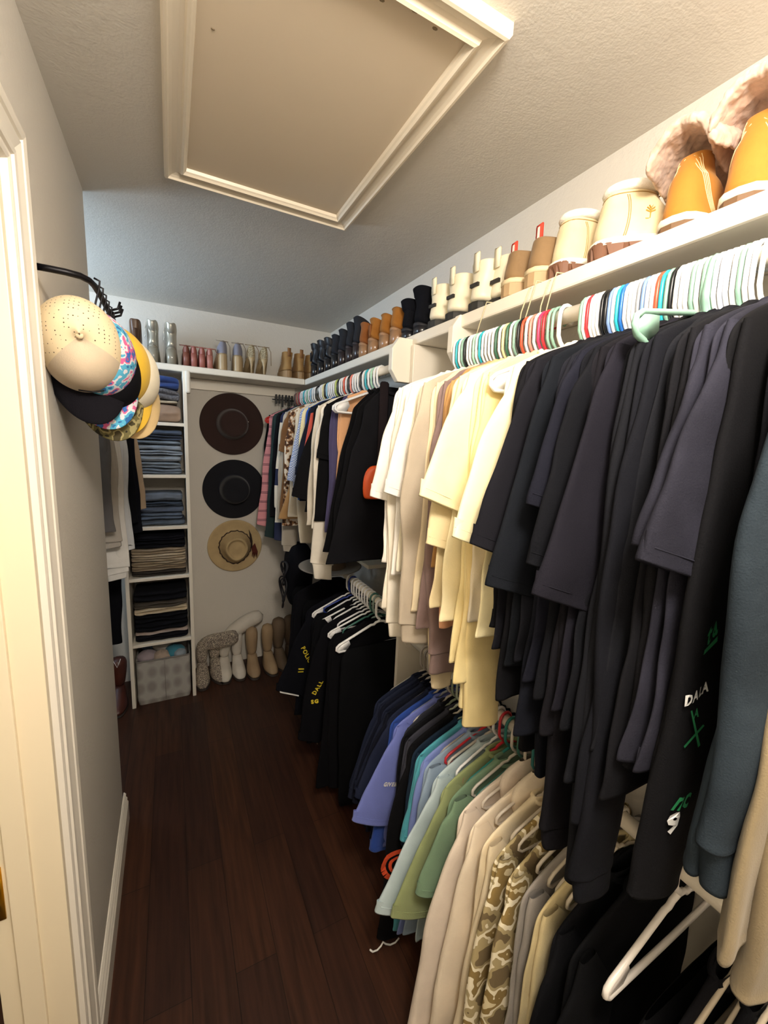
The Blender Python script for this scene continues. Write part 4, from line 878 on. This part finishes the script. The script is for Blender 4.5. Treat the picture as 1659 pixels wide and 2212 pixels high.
tall('silver glitter boot with shaft folded over to the right, beside the shelf tower', .145, 2.955, RZ-.05, '', m=GLB, **flop(0, .27))
tall('silver glitter boot standing second from the shelf tower', .215, 2.985, RZ+.18, '', m=GLB, **up_(.25, .040))
tall('white boot with shaft folded over to the right, left of the white pair', .290, 2.975, RZ-.05, '#cfc9be', **{'path': [(.055, 0, .10), (.05, 0, .18), (.035, .04, .27), (.02, .10, .30), (.01, .18, .345), (.01, .28, .375)], 'rad': [.033, .040, .050, .056, .056, .050]})
tall('white boot standing upright, right of the white pair', .372, 2.975, RZ+.03, '#d3cdc3', **up_(.28, .042))
tall('beige boot standing between the white and brown boots, left of its pair', .475, 2.950, RZ-.02, '#9c8467', **up_(.32))
tall('beige boot standing between the white and brown boots, right of its pair', .580, 2.945, RZ+.08, '#a08869', **up_(.33))
tall('taupe brown slouched boot, left of the pair by the corner', .665, 2.965, RZ+.10, '#6b5946', **up_(.36, .055))
tall('taupe brown slouched boot, right of the pair by the corner', .745, 2.975, RZ+.30, '#665442', **up_(.36, .055))
CBt = mat('cowboy_leather', '#4a2218', .4, mottle=.3, mscale=14, bump=.2, bscale=60)
for x, lab in ((-.335, 'dark red-brown western boot on the floor left of the shelf tower, nearer one'), (-.42, 'dark red-brown western boot on the floor left of the shelf tower, farther one')):
    g = tall(lab, x, 2.86 if x > -.4 else 2.93, RZ, '', m=CBt, **up_(.30, .05))
    mk('white_piping', MB().tube([(.095, -.02, .30), (.10, 0, .25), (.095, .02, .30)], .002, 5), PW, g)

# ------------------------------------------------------------------ hats on the back wall
def hat(name, label, x, z, prof, m, sx=1, sz=1, band=None, extra=None, group=None, dent=0):
    g = thing(name, label, 'hat', (x, DY, z), 0, group)
    n = 64; rs = []
    for r, d in prof:
        rs.append([(r*math.cos(2*PI*j/n)*sx, -d - (0 if r > .12 or not dent else 0), r*math.sin(2*PI*j/n)*sz*(1+(.16*dent*(1 if math.sin(2*PI*j/n) < 0 else 0)*abs(math.sin(2*PI*j/n))**3 if r < .115 else 0))) for j in range(n)])
    bi = next(i for i, (r, d) in enumerate(prof) if r < .115)
    mk('brim', MB().rings(rs[:bi+1]), m, g, sub=1)
    mk('crown', MB().rings(rs[bi:], False, True), m, g, sub=1)
    return g
FB = mat('brown_felt', '#33201c', .95, bump=.3, bscale=300, sheen=.2, mottle=.08)
FK = mat('black_felt', '#0f1018', .95, bump=.3, bscale=300, sheen=.15, mottle=.05)
prf = [(.200,.004),(.207,.008),(.206,.013),(.19,.014),(.15,.012),(.118,.012),(.105,.016),(.098,.035),(.094,.065),(.090,.088),(.082,.100),(.070,.104),(.045,.100),(.02,.096),(.004,.095)]
g = hat('felt_hat', 'wide-brimmed brown felt hat with small metal pin, top hat on the back wall', .378, 1.743, prf, FB)
mk('hat_band', MB().rings([[(r*math.cos(2*PI*j/48), -d, r*math.sin(2*PI*j/48)) for j in range(48)] for r, d in ((.1065,.014),(.1025,.022),(.101,.022),(.104,.013))]), mat('brown_ribbon', '#241512', .5), g)
mk('pin', MB().lathe([(.006, 0), (.006, .003), (.001, .004)], 12, c=(0,0,0)), mat('pin_metal', '#d8d4cc', .25, 1), g, loc=(.098, -.050, .020), rot=(PI/2, 0, .7))
g = hat('felt_hat', 'wide-brimmed black felt hat, middle of the three on the back wall', .385, 1.298, prf, FK)
mk('hat_band', MB().rings([[(r*math.cos(2*PI*j/48), -d, r*math.sin(2*PI*j/48)) for j in range(48)] for r, d in ((.1065,.014),(.1015,.030),(.100,.030),(.104,.013))]), mat('black_ribbon', '#1e1f2c', .5), g)
FS = mat('straw_felt', '#bba47a', .9, bump=.35, bscale=260, mottle=.08, mscale=16)
prc = [(.178,.006),(.186,.012),(.184,.018),(.170,.018),(.14,.012),(.12,.010),(.110,.016),(.094,.040),(.082,.080),(.074,.106),(.068,.112),(.060,.110),(.054,.098),(.045,.092),(.02,.098),(.004,.100)]
g = hat('western_hat', 'pale tan western hat with feathered band and creased crown, lowest of the three', .385, .893, prc, FS, sx=1, sz=1.02, dent=1)
mk('hat_band', MB().tube([((.108+.004*math.sin(j*2.4))*math.cos(2*PI*j/48), -.022, (.110+.004*math.sin(j*2.4))*math.sin(2*PI*j/48)*(1+(.16*abs(math.sin(2*PI*j/48))**3 if j > 24 else 0))) for j in range(48)], .0045, 6, closed=True), mat('braid', '#3a281b', .8), g)
mk('feather', MB().rings([[(x-.0, -.028-dy, z) for x, dy in ((0, 0), (w_, .002), (w_*1.6, 0), (w_, -.002))] for z, x, w_ in ((0,0,0),)] if False else [[(.112+cx_+dx*w_, -.030+dy, z) for dx, dy in ((-1,0),(0,-.002),(1,0),(0,.002))] for z, cx_, w_ in ((-.03,.0,.004),(.03,-.002,.007),(.08,-.010,.006),(.115,-.020,.001))], True, True), mat('feather', '#2e1f18', .8), g)
ft = MB()
for k in range(6):
    ft.tube([(.110+.004*k, -.030, -.02+.006*k), (.118+.006*k, -.034, -.05), (.112+.007*k, -.03, -.085-.008*(k % 3))], [.004, .005, .001], 5)
mk('feather_tuft', ft, mat('feather_red', '#5a2418', .9), g)
bx = MB(); rs = []
# grey felt hat on the lower shelf of the far section
tag(mk('wall_shelf', MB().box(.86, RX-.002, 1.80, 2.75, 1.03, 1.05), SHELFP, smooth=False, bevel=.003), 'short white shelf low on the right wall in the far section, behind the uniforms', 'shelf')
gh = thing('felt_hat', 'grey felt hat with stiff upright crown lying above the black uniforms', 'hat', (.74, 2.02, .985))
mk('brim', MB().lathe([(.06, .004), (.12, .003), (.165, .010), (.168, .014), (.16, .016), (.12, .010), (.085, .010)], 48), mat('grey_felt', '#8f8b86', .9, bump=.3, bscale=250), gh)
mk('crown', MB().lathe([(.086, .009), (.082, .05), (.078, .088), (.068, .098), (.03, .094), (.002, .093)], 40), mat('taupe_felt', '#6d5c4c', .9, bump=.3, bscale=250), gh)
# black holdall and straps in the corner, board leaning behind it
hb = MB(); hb.rings([[(.70+.085*s*math.copysign(abs(math.cos(a))**.7, math.cos(a)), 2.50+.10*s*math.copysign(abs(math.sin(a))**.7, math.sin(a)), z) for a in [i*2*PI/24 for i in range(24)]] for z, s in ((.60, .55), (.64, .8), (.75, 1.0), (.88, 1.05), (.98, .9), (1.02, .5))], True, True)
hbm = thing('duty_bag', 'black bag with looped straps hanging in the back right corner', 'bag', (.70, 2.50, .60))
for v_ in (0,): hb.v = [(x-.70, y-2.50, z-.60) for x, y, z in hb.v]
mk('body', hb, fab('#0f1016'), hbm, sub=1)
for k, (cx_, cz_, ry, rz_) in enumerate(((-.10, .26, .045, .055), (-.105, .24, .032, .075), (-.11, .12, .06, .10), (-.105, .13, .04, .075))):
    mk('strap', MB().tube([(cx_-.012*math.sin(a*2), -.05+ry*math.cos(a), cz_+rz_*math.sin(a)) for a in [i*2*PI/22 for i in range(22)]], .005, 6, closed=True), mat('black_webbing', '#14131a', .6), hbm)
lb = MB(); lb.rings([[(x, y+dy, z) for x, y in ((.79, 2.60), (.90, 2.88)) for dy in ((0, .02) if x < .85 else (.02, 0))] for z in (.06, .55)], True, True)
tag(mk('folded_board', MB().prism([(2.44, 0), (2.78, 0), (2.72, .50), (2.60, .60), (2.50, .55)], 0, .82, .85), mat('board_cover', '#a59c90', .8, bump=.2, bscale=60), smooth=False, bevel=.006, rot=(0, -.06, 0)), 'pale grey folded board standing in the back right corner behind the uniforms', 'board')

# ------------------------------------------------------------------ shelf tower on the back wall
X0, X1, YF = -.262, .092, DY-.345
t = thing('shelf_tower', 'narrow white open shelf tower of folded clothes against the back wall', 'shelf unit', ((X0+X1)/2, YF, 0))
ox, oy = (X0+X1)/2, YF
TP = ZS-.04
mk('side_panel', MB().box(X0-ox, X0+.02-ox, 0, .34, 0, TP), SHELFP, t, smooth=False, bevel=.002)
mk('side_panel', MB().box(X1-.02-ox, X1-ox, 0, .34, 0, TP), SHELFP, t, smooth=False, bevel=.002)
SH = [1.722, 1.424, 1.120, .815, .405]
for z in SH: mk('shelf', MB().box(X0+.02-ox, X1-.02-ox, .004, .34, z-.019, z), SHELFP, t, smooth=False, bevel=.002)
mk('end_bracket', MB().box(X1-.006-ox, X1+.020-ox, -.018, .05, TP-.125, TP), SHELFP, t, smooth=False, bevel=.008)
def folded(label, cat, z, h, thick, w_=.275, dx=0, layers=2, seed=0, group=None, mm=None, depth=.27, name='folded_trousers', dy=0, lump=.004, sag=0):
    rows = []; n = 22
    xs = lin(-w_/2, w_/2, n)
    for i, x in enumerate(xs):
        r_ = []; e = abs(x)/(w_/2); k = 1-.35*max(0, e-.86)/.14 
        m_ = 10*layers
        for q in range(m_+1):                     # rounded front folds, bottom to top
            u = q/m_; lob = abs(math.sin(PI*u*layers))**.45
            yy = .028-.026*lob*k + noise.noise(Vector((x*14, u*3, seed)))*.010
            zz_ = thick*(.5+(u-.5)*k) + noise.noise(Vector((x*11, u*2, seed+5)))*lump - sag*(1-e*e)
            r_.append((x, yy, max(.0005, zz_)))
        r_.append((x, depth, thick*.9)); r_.append((x, depth, .001))
        rows.append(r_)
    mb = MB(); mb.rings(rows, True, True)
    o = mk(name, mb, mm or fab(h, .18), loc=((X0+X1)/2+dx, YF+.018+dy, z), sub=1)
    return tag(o, label, cat, group)
def stack(z0, items, group, gap=.0005):
    z = z0+.001
    for (h, th, kw, lab, cat) in items:
        folded(lab, cat, z, h, th, seed=int(z*1000), group=group, **kw); z += th+gap
stack(SH[0], [('#a48b78', .105, dict(layers=1, lump=.014, w_=.29), 'beige knit sweater folded at the bottom of the top compartment', 'sweater'),
              ('#c3b49c', .018, dict(layers=1, w_=.26, lump=.008), 'thin cream garment folded over the beige sweater', 'folded clothes'),
              ('#6b6a70', .062, dict(layers=2, lump=.010, w_=.28, mm=mat('melange_knit', '#6b6a70', .95, mottle=.5, mscale=120)), 'grey melange knit folded under the blue one', 'sweater'),
              ('#33477f', .070, dict(layers=2, lump=.014, w_=.28), 'blue garment crumpled on top in the top compartment', 'folded clothes')], 'folded clothes in the top compartment')
D_ = lambda h, **k: (h, .034, dict(mm=mat('denim', h, .9, bump=.4, bscale=500, mottle=.25, mscale=14), **k))
def jeans(z, cols, where, n0=0):
    out = []
    for i, (h, th, ly) in enumerate(cols):
        out.append((h, th, dict(mm=mat('denim', h, .9, bump=.4, bscale=500, mottle=.25, mscale=14), layers=ly, dx=random.Random(i+int(z*50)).uniform(-.008, .008), w_=.285, lump=.007), 'folded blue jeans, %s from the bottom of the %s compartment' % (ORD[i+1], where), 'jeans'))
    stack(z, out, 'folded jeans in the %s compartment' % where)
jeans(SH[1], [('#697381', .034, 2), ('#7c8692', .036, 2), ('#838b95', .038, 1), ('#8b939e', .028, 2), ('#828b96', .030, 1), ('#717b86', .026, 1), ('#323948', .030, 2), ('#4c586d', .030, 1)], 'second')
jeans(SH[2], [('#4d5765', .036, 1), ('#566275', .040, 2), ('#4f5a6e', .038, 1), ('#3b4655', .026, 2), ('#656f7e', .058, 1)], 'third')
K_ = [('#3f3a36', .034, 'dark brown-grey'), ('#8f7f6a', .028, 'khaki'), ('#9c8c74', .026, 'khaki'), ('#ab9c86', .030, 'light khaki'), ('#cdbfa8', .014, 'cream'), ('#9e8e78', .034, 'khaki'), ('#15161c', .045, 'black'), ('#1a1b24', .030, 'black')]
stack(SH[3], [(h, th, dict(layers=2 if th > .025 else 1, lump=.008, w_=.29), 'folded %s trousers, %s from the bottom of the fourth compartment' % (nm, ORD[i+1]), 'trousers') for i, (h, th, nm) in enumerate(K_)], 'folded trousers in the fourth compartment')
K2 = [('#17171d', .040, 'black'), ('#b5a49b', .018, 'pinkish beige'), ('#13141a', .060, 'black'), ('#121318', .050, 'black'), ('#cbbca2', .040, 'cream'), ('#4c463f', .038, 'dark olive'), ('#15161c', .070, 'black')]
stack(SH[4], [(h, th, dict(layers=2 if th > .03 else 1, lump=.010, w_=.29), 'folded %s clothes, %s from the bottom of the fifth compartment' % (nm, ORD[i+1]), 'folded clothes') for i, (h, th, nm) in enumerate(K2)], 'folded clothes in the fifth compartment')
# fabric bin with lattice pattern
bn = thing('storage_bin', 'grey fabric storage bin with faint lattice pattern on the floor of the shelf tower', 'bin', ((X0+X1)/2, YF+.165, 0))
bm_ = bpy.data.materials.new('lattice_cloth'); bm_.use_nodes = True; nt = bm_.node_tree; N = nt.nodes
tc = N.new('ShaderNodeTexCoord'); mp = N.new('ShaderNodeMapping'); mp.inputs['Rotation'].default_value = (0, 0, 0); mp.inputs['Scale'].default_value = (1, 1, .72)
vo = N.new('ShaderNodeTexVoronoi'); vo.inputs['Scale'].default_value = 14; vo.inputs['Randomness'].default_value = .15; rp = N.new('ShaderNodeValToRGB')
rp.color_ramp.elements[0].position = .25; rp.color_ramp.elements[0].color = col('#8d8984'); rp.color_ramp.elements[1].position = .5; rp.color_ramp.elements[1].color = col('#a9a6a1')
nt.links.new(tc.outputs['Object'], mp.inputs[0]); nt.links.new(mp.outputs[0], vo.inputs['Vector']); nt.links.new(vo.outputs['Distance'], rp.inputs[0]); nt.links.new(rp.outputs[0], N['Principled BSDF'].inputs['Base Color']); N['Principled BSDF'].inputs['Roughness'].default_value = .95
mb = MB(); W2, D2, H2 = .148, .150, .285
def rr_(w_, d_, z, n=6, r=.018):
    out = []
    for cx_, cy_, a0 in ((w_-r, d_-r, 0), (-w_+r, d_-r, PI/2), (-w_+r, -d_+r, PI), (w_-r, -d_+r, 1.5*PI)):
        out += [(cx_+r*math.cos(a0+PI/2*i/n), cy_+r*math.sin(a0+PI/2*i/n), z) for i in range(n+1)]
    return out
mb.rings([rr_(W2*.96, D2*.96, 0), rr_(W2, D2, .03), rr_(W2*1.0, D2*1.0, H2), rr_(W2*.96, D2*.96, H2), rr_(W2*.95, D2*.95, .01)], True, True)
mk('body', mb, bm_, bn, smooth=False)
mk('rim_binding', MB().tube([(x, y, H2) for x, y, z in rr_(W2*.985, D2*.985, 0)], .005, 6, closed=True), fab('#7d7974'), bn)
mk('front_seam', MB().tube([(.005, -D2-.0005, .01), (.005, -D2-.0005, H2-.01)], .0015, 5), fab('#7d7974'), bn)
for i, (x, y, h, s, lab) in enumerate(((-.09, -.07, '#9a8f96', .055, 'lilac-grey'), (-.01, -.09, '#a9998c', .050, 'beige'), (.06, -.06, '#3f7f94', .062, 'teal blue'), (.0, .02, '#b3aea6', .060, 'white-grey'), (.09, -.10, '#8e9aa6', .040, 'pale blue'), (-.08, .05, '#50647c', .055, 'denim blue'))):
    rs = []
    for k in range(9):
        th = PI*k/8; rs.append([((s*math.sin(th)*math.cos(a))*(1+.35*noise.noise(Vector((math.cos(a)*1.6, th*1.7, i*3)))), s*math.sin(th)*math.sin(a)*(1+.3*noise.noise(Vector((math.sin(a)*2, th*2, i*5)))), s*.72*math.cos(th)+.012*noise.noise(Vector((a*2, th*3, i)))) for a in [j*2*PI/18 for j in range(18)]])
    tag(mk('crumpled_cloth', MB().rings(rs), fab(h), loc=((X0+X1)/2+x, YF+.165+y, H2-.004+(.02 if y > 0 else 0)), sub=1), 'crumpled %s cloth in the top of the grey bin' % lab, 'clothes', 'cloths in the grey bin')

# ------------------------------------------------------------------ clothes in the recess left of the tower
AXR = -.455
rod(AXR, YC+.01, DY-.27, 1.955, 'white rod in the recess left of the shelf tower')
al = [
 (2.02,'long','#5f5d5e',dict(SL=.55,flare=.0,L=.72,t=.014),'dark grey sweater hanging nearest in the recess behind the left wall','sweater'),
 (2.10,'long','#a8a29a',dict(SL=.66,flare=.0,L=.78,t=.012),'light grey sweater in the recess behind the left wall','sweater'),
 (2.18,'long','#d8d6d2',dict(SL=.80,flare=.0,L=.92,t=.010,cuff=.04),'white shirt with long sleeve in the recess','shirt'),
 (2.27,'long','#c9ccd0',dict(SL=.72,flare=.0,L=.84,t=.008),'pale grey-white shirt beside the black ones in the recess','shirt'),
 (2.34,'coat','#0f1015',dict(SL=.60,flare=.0,L=.74,t=.016),'black jacket in the recess beside the jeans shelves, nearer one','jacket'),
 (2.40,'coat','#101118',dict(SL=.66,flare=.0,L=.72,t=.016),'black jacket in the recess beside the jeans shelves, farther one','jacket'),
 (2.46,'long','#a8937c',dict(SL=.55,flare=.0,L=.62,t=.010),'beige top farthest back in the recess','shirt'),
 (2.53,'pants','#0e0f14',dict(L=1.45,t=.02),'long black trousers hanging low in the recess','trousers')]
for i, (y, k, h, kw, lab, cat) in enumerate(al):
    kw = dict(kw); kw['wallsleeve'] = True
    g = garment(AXR, 1.955, y, lab, cat, h, k, group='clothes in the recess', seed=1700+i*31, yaw=PI, tip=.205+.012*i, hw=.22+.012*i, **{**kw, 'flare': .02+.006*i})
    hanger(AXR, y, 1.9555, W_, 'white hanger in the recess, %s from the left wall corner' % ORD[i+1], 'hangers in the recess', yaw=PI, r=.004)
# ------------------------------------------------------------------ caps on the rack at the left wall
rk = thing('cap_rack', 'black metal bar with hooks on the left wall carrying the caps', 'rack', (LX, 1.09, 1.965))
BLK = mat('black_metal', '#16151a', .4, .6)
mk('wall_plate', MB().rings([[(x, .022*math.cos(a), .030*math.sin(a)) for a in [i*2*PI/20 for i in range(20)]] for x in (.001, .006)], True, True), BLK, rk, smooth=False)
path = [(.004, 0, 0), (.03, 0, .0), (.055, .002, .0), (.078, .010, 0), (.090, .03, 0), (.095, .06, 0), (.097, .12, 0), (.098, .25, 0), (.098, .36, 0), (.092, .40, 0), (.07, .42, 0), (.004, .42, 0)]
mk('bar', MB().tube(path, .0065, 10), BLK, rk)
def shook(y): return MB().tube([(.098, y, .008), (.108, y, .004), (.106, y+.002, -.010), (.098, y+.003, -.04), (.092, y+.003, -.07), (.098, y+.003, -.088), (.110, y+.003, -.080)], .0022, 6)
for k in range(6): mk('hook', shook(.035+k*.052), BLK, rk)
for k in range(3): mk('spike', MB().tube([(.098, .28+k*.035, .004), (.118, .28+k*.035, .012), (.124, .28+k*.035, .030)], .003, 6), BLK, rk)
def cap(label, loc, crown, front, brim, name='baseball_cap', s=1.0, ax=None):
    g = thing(name, label, 'cap', loc, 0, 'caps on the wall rack')
    # cap frame: f points where the brim points, u out of the crown top
    f = Vector(ax[0]).normalized(); u = Vector(ax[1]); u = (u-f*u.dot(f)).normalized(); r_ = f.cross(u)
    def P(a, b, c_): v = f*a*s+r_*b*s+u*c_*s; return (v.x, v.y, v.z)
    n = 40; rows = []
    for k in range(13):
        th = k/12*PI/2; rows.append((math.cos(th)**.8 if k < 12 else .02, math.sin(th)**.9))
    def ring(rad, hz, a0, a1, m_): return [P(.100*rad*math.cos(a)+.0, .082*rad*math.sin(a), .115*hz*(1-.10*math.cos(a)) + .0035*math.sin(a*3+2)*(1-hz)) for a in [a0+(a1-a0)*i/m_ for i in range(m_+1)]]
    A1 = 1.05
    mk('crown', MB().rings([ring(rd, hz, A1, 2*PI-A1, 30) for rd, hz in rows], closed=False), crown, g, sub=1)
    mk('front_panel', MB().rings([ring(rd, hz, -A1, A1, 14) for rd, hz in rows], closed=False), front, g, sub=1)
    top, bot = [], []
    for i in range(19):
        a = -1.12+2.24*i/18; 
        inn = (.098*math.cos(a), .082*math.sin(a)); ext = .074*max(0, math.cos(a*1.28))**.55
        row = []
        for q in range(6):
            e = ext*q/5; x = inn[0]+e; y = inn[1]*(1+.06*q/5)
            z = .004-.020*(y/.08)**2*(1+.2*q)-.006*q/5
            row.append((x, y, z))
        top.append([P(*p) for p in row]); bot.append([P(p[0], p[1], p[2]-.0035) for p in row])
    mb = MB(); mb.rings([t_+list(reversed(b_)) for t_, b_ in zip(top, bot)], True, True)
    mk('brim', mb, brim, g, sub=1)
    mk('button', MB().lathe([(.007, 0), (.006, .003), (.001, .005)], 12), crown, g, loc=P(0, 0, .115), rot=u.to_track_quat('Z', 'Y').to_euler())
    # back strap
    mk('back_strap', MB().tube([P(.100*math.cos(a), .082*math.sin(a), .006) for a in [PI-.7+1.4*i/12 for i in range(13)]], .0035, 6), front, g)
    return g, P
AXD = ((.16, -.02, -1), (.10, -.96, .24))
capcol = [
 ((-.172, 1.18, 1.838), mat('perforated_cloth', '#ecd9b4', .85, kind='perforated', mscale=125), fab('#dccab0'), fab('#17161c'), 'cream cap with perforated crown and black brim, nearest on the rack'),
 ((-.150, 1.225, 1.828), mat('floral_cloth', '#5bb7dd', .85, kind='floral', mscale=34), mat('floral_cloth', '#5bb7dd', .85, kind='floral', mscale=34), mat('floral_cloth', '#5bb7dd', .85, kind='floral', mscale=34), 'blue and pink patterned cap, second on the rack'),
 ((-.142, 1.268, 1.800), fab('#121217'), fab('#121217'), mat('dark_camo', '#6d6640', .85, kind='darkcamo', mscale=30), 'black cap with camouflage brim, third on the rack'),
 ((-.122, 1.312, 1.818), fab('#e8bd3e'), fab('#e8bd3e'), fab('#ecc044'), 'yellow cap with yellow brim, fourth on the rack'),
 ((-.104, 1.36, 1.806), fab('#efe6cf'), fab('#efe6cf'), fab('#d9bd8c'), 'cream cap with tan brim, farthest on the rack'),
]
for i, (loc, a, b, c_, lab) in enumerate(capcol):
    g, P = cap(lab, loc, a, b, c_, ax=AXD, s=1.0)
    if i == 0:
        mb = MB()
        for q in range(3):
            p0 = [P(.096-.010*q+.001, -.022+.008*q, .020+.012*q), P(.099-.010*q, .0, .018+.012*q), P(.094-.010*q, .026-.006*q, .022+.012*q)]
            mb.tube([tuple(Vector(p)+Vector((.002, -.004, -.001))) for p in p0], .0018, 5)
        mk('front_logo', mb, plastic('#1b1a1e'), g)

# ------------------------------------------------------------------ light and camera
def light(kind, name, loc, energy, color, size=.1, rot=(0,0,0), sy=None, spread=None):
    d = bpy.data.lights.new(name, kind); d.energy = energy; d.color = color
    if kind == 'AREA':
        d.size = size
        if sy: d.shape = 'RECTANGLE'; d.size_y = sy
    else: d.shadow_soft_size = size
    o = bpy.data.objects.new(name, d); C.objects.link(o); o.location = loc; o.rotation_euler = rot; return o
light('POINT', 'ceiling_lamp', (.16, -.12, 2.25), 56, (1, .91, .80), .12)
light('AREA', 'window_daylight', (AX-.03, 2.4, 2.14), 30, (.62, .80, 1), .75, (0, -PI/2, 0), .36)
light('POINT', 'hall_lamp', (-.95, .25, 1.9), 8, (1, .80, .50), .12)
# the lamp fixture itself, behind the camera
lf = thing('ceiling_lamp', 'round flush ceiling lamp behind the camera', 'lamp', (.16, -.12, H))
mk('mount', MB().lathe([(.05, -.001), (.05, -.010), (.02, -.014), (.012, -.024), (.001, -.025)], 28), TRIM, lf)
wd = bpy.data.worlds.new('sky'); bpy.context.scene.world = wd; wd.use_nodes = True
wd.node_tree.nodes['Background'].inputs[0].default_value = (.62, .78, 1, 1); wd.node_tree.nodes['Background'].inputs[1].default_value = 1.0
cd = bpy.data.cameras.new('camera'); cam = bpy.data.objects.new('camera', cd); C.objects.link(cam)
rr_v = Vector((0.88963988, -0.45447672, 0.04462963)); uu = Vector((0.0342243, 0.16380944, 0.98589815)); ff = Vector((0.45537851, 0.87556689, -0.16128556))
M = Matrix((rr_v, uu, -ff)).transposed().to_4x4(); M.translation = Vector((0, 0, 1.6521)); cam.matrix_world = M
cd.sensor_fit = 'HORIZONTAL'; cd.sensor_width = 36; cd.lens = 888.95*36/1659; cd.clip_start = .01
sc = bpy.context.scene; sc.camera = cam
sc.view_settings.view_transform = 'Standard'; sc.view_settings.look = 'None'; sc.view_settings.gamma = 1; sc.view_settings.exposure = 0.22
sc.cycles.max_bounces = 7; sc.cycles.diffuse_bounces = 5; sc.cycles.adaptive_threshold = .02
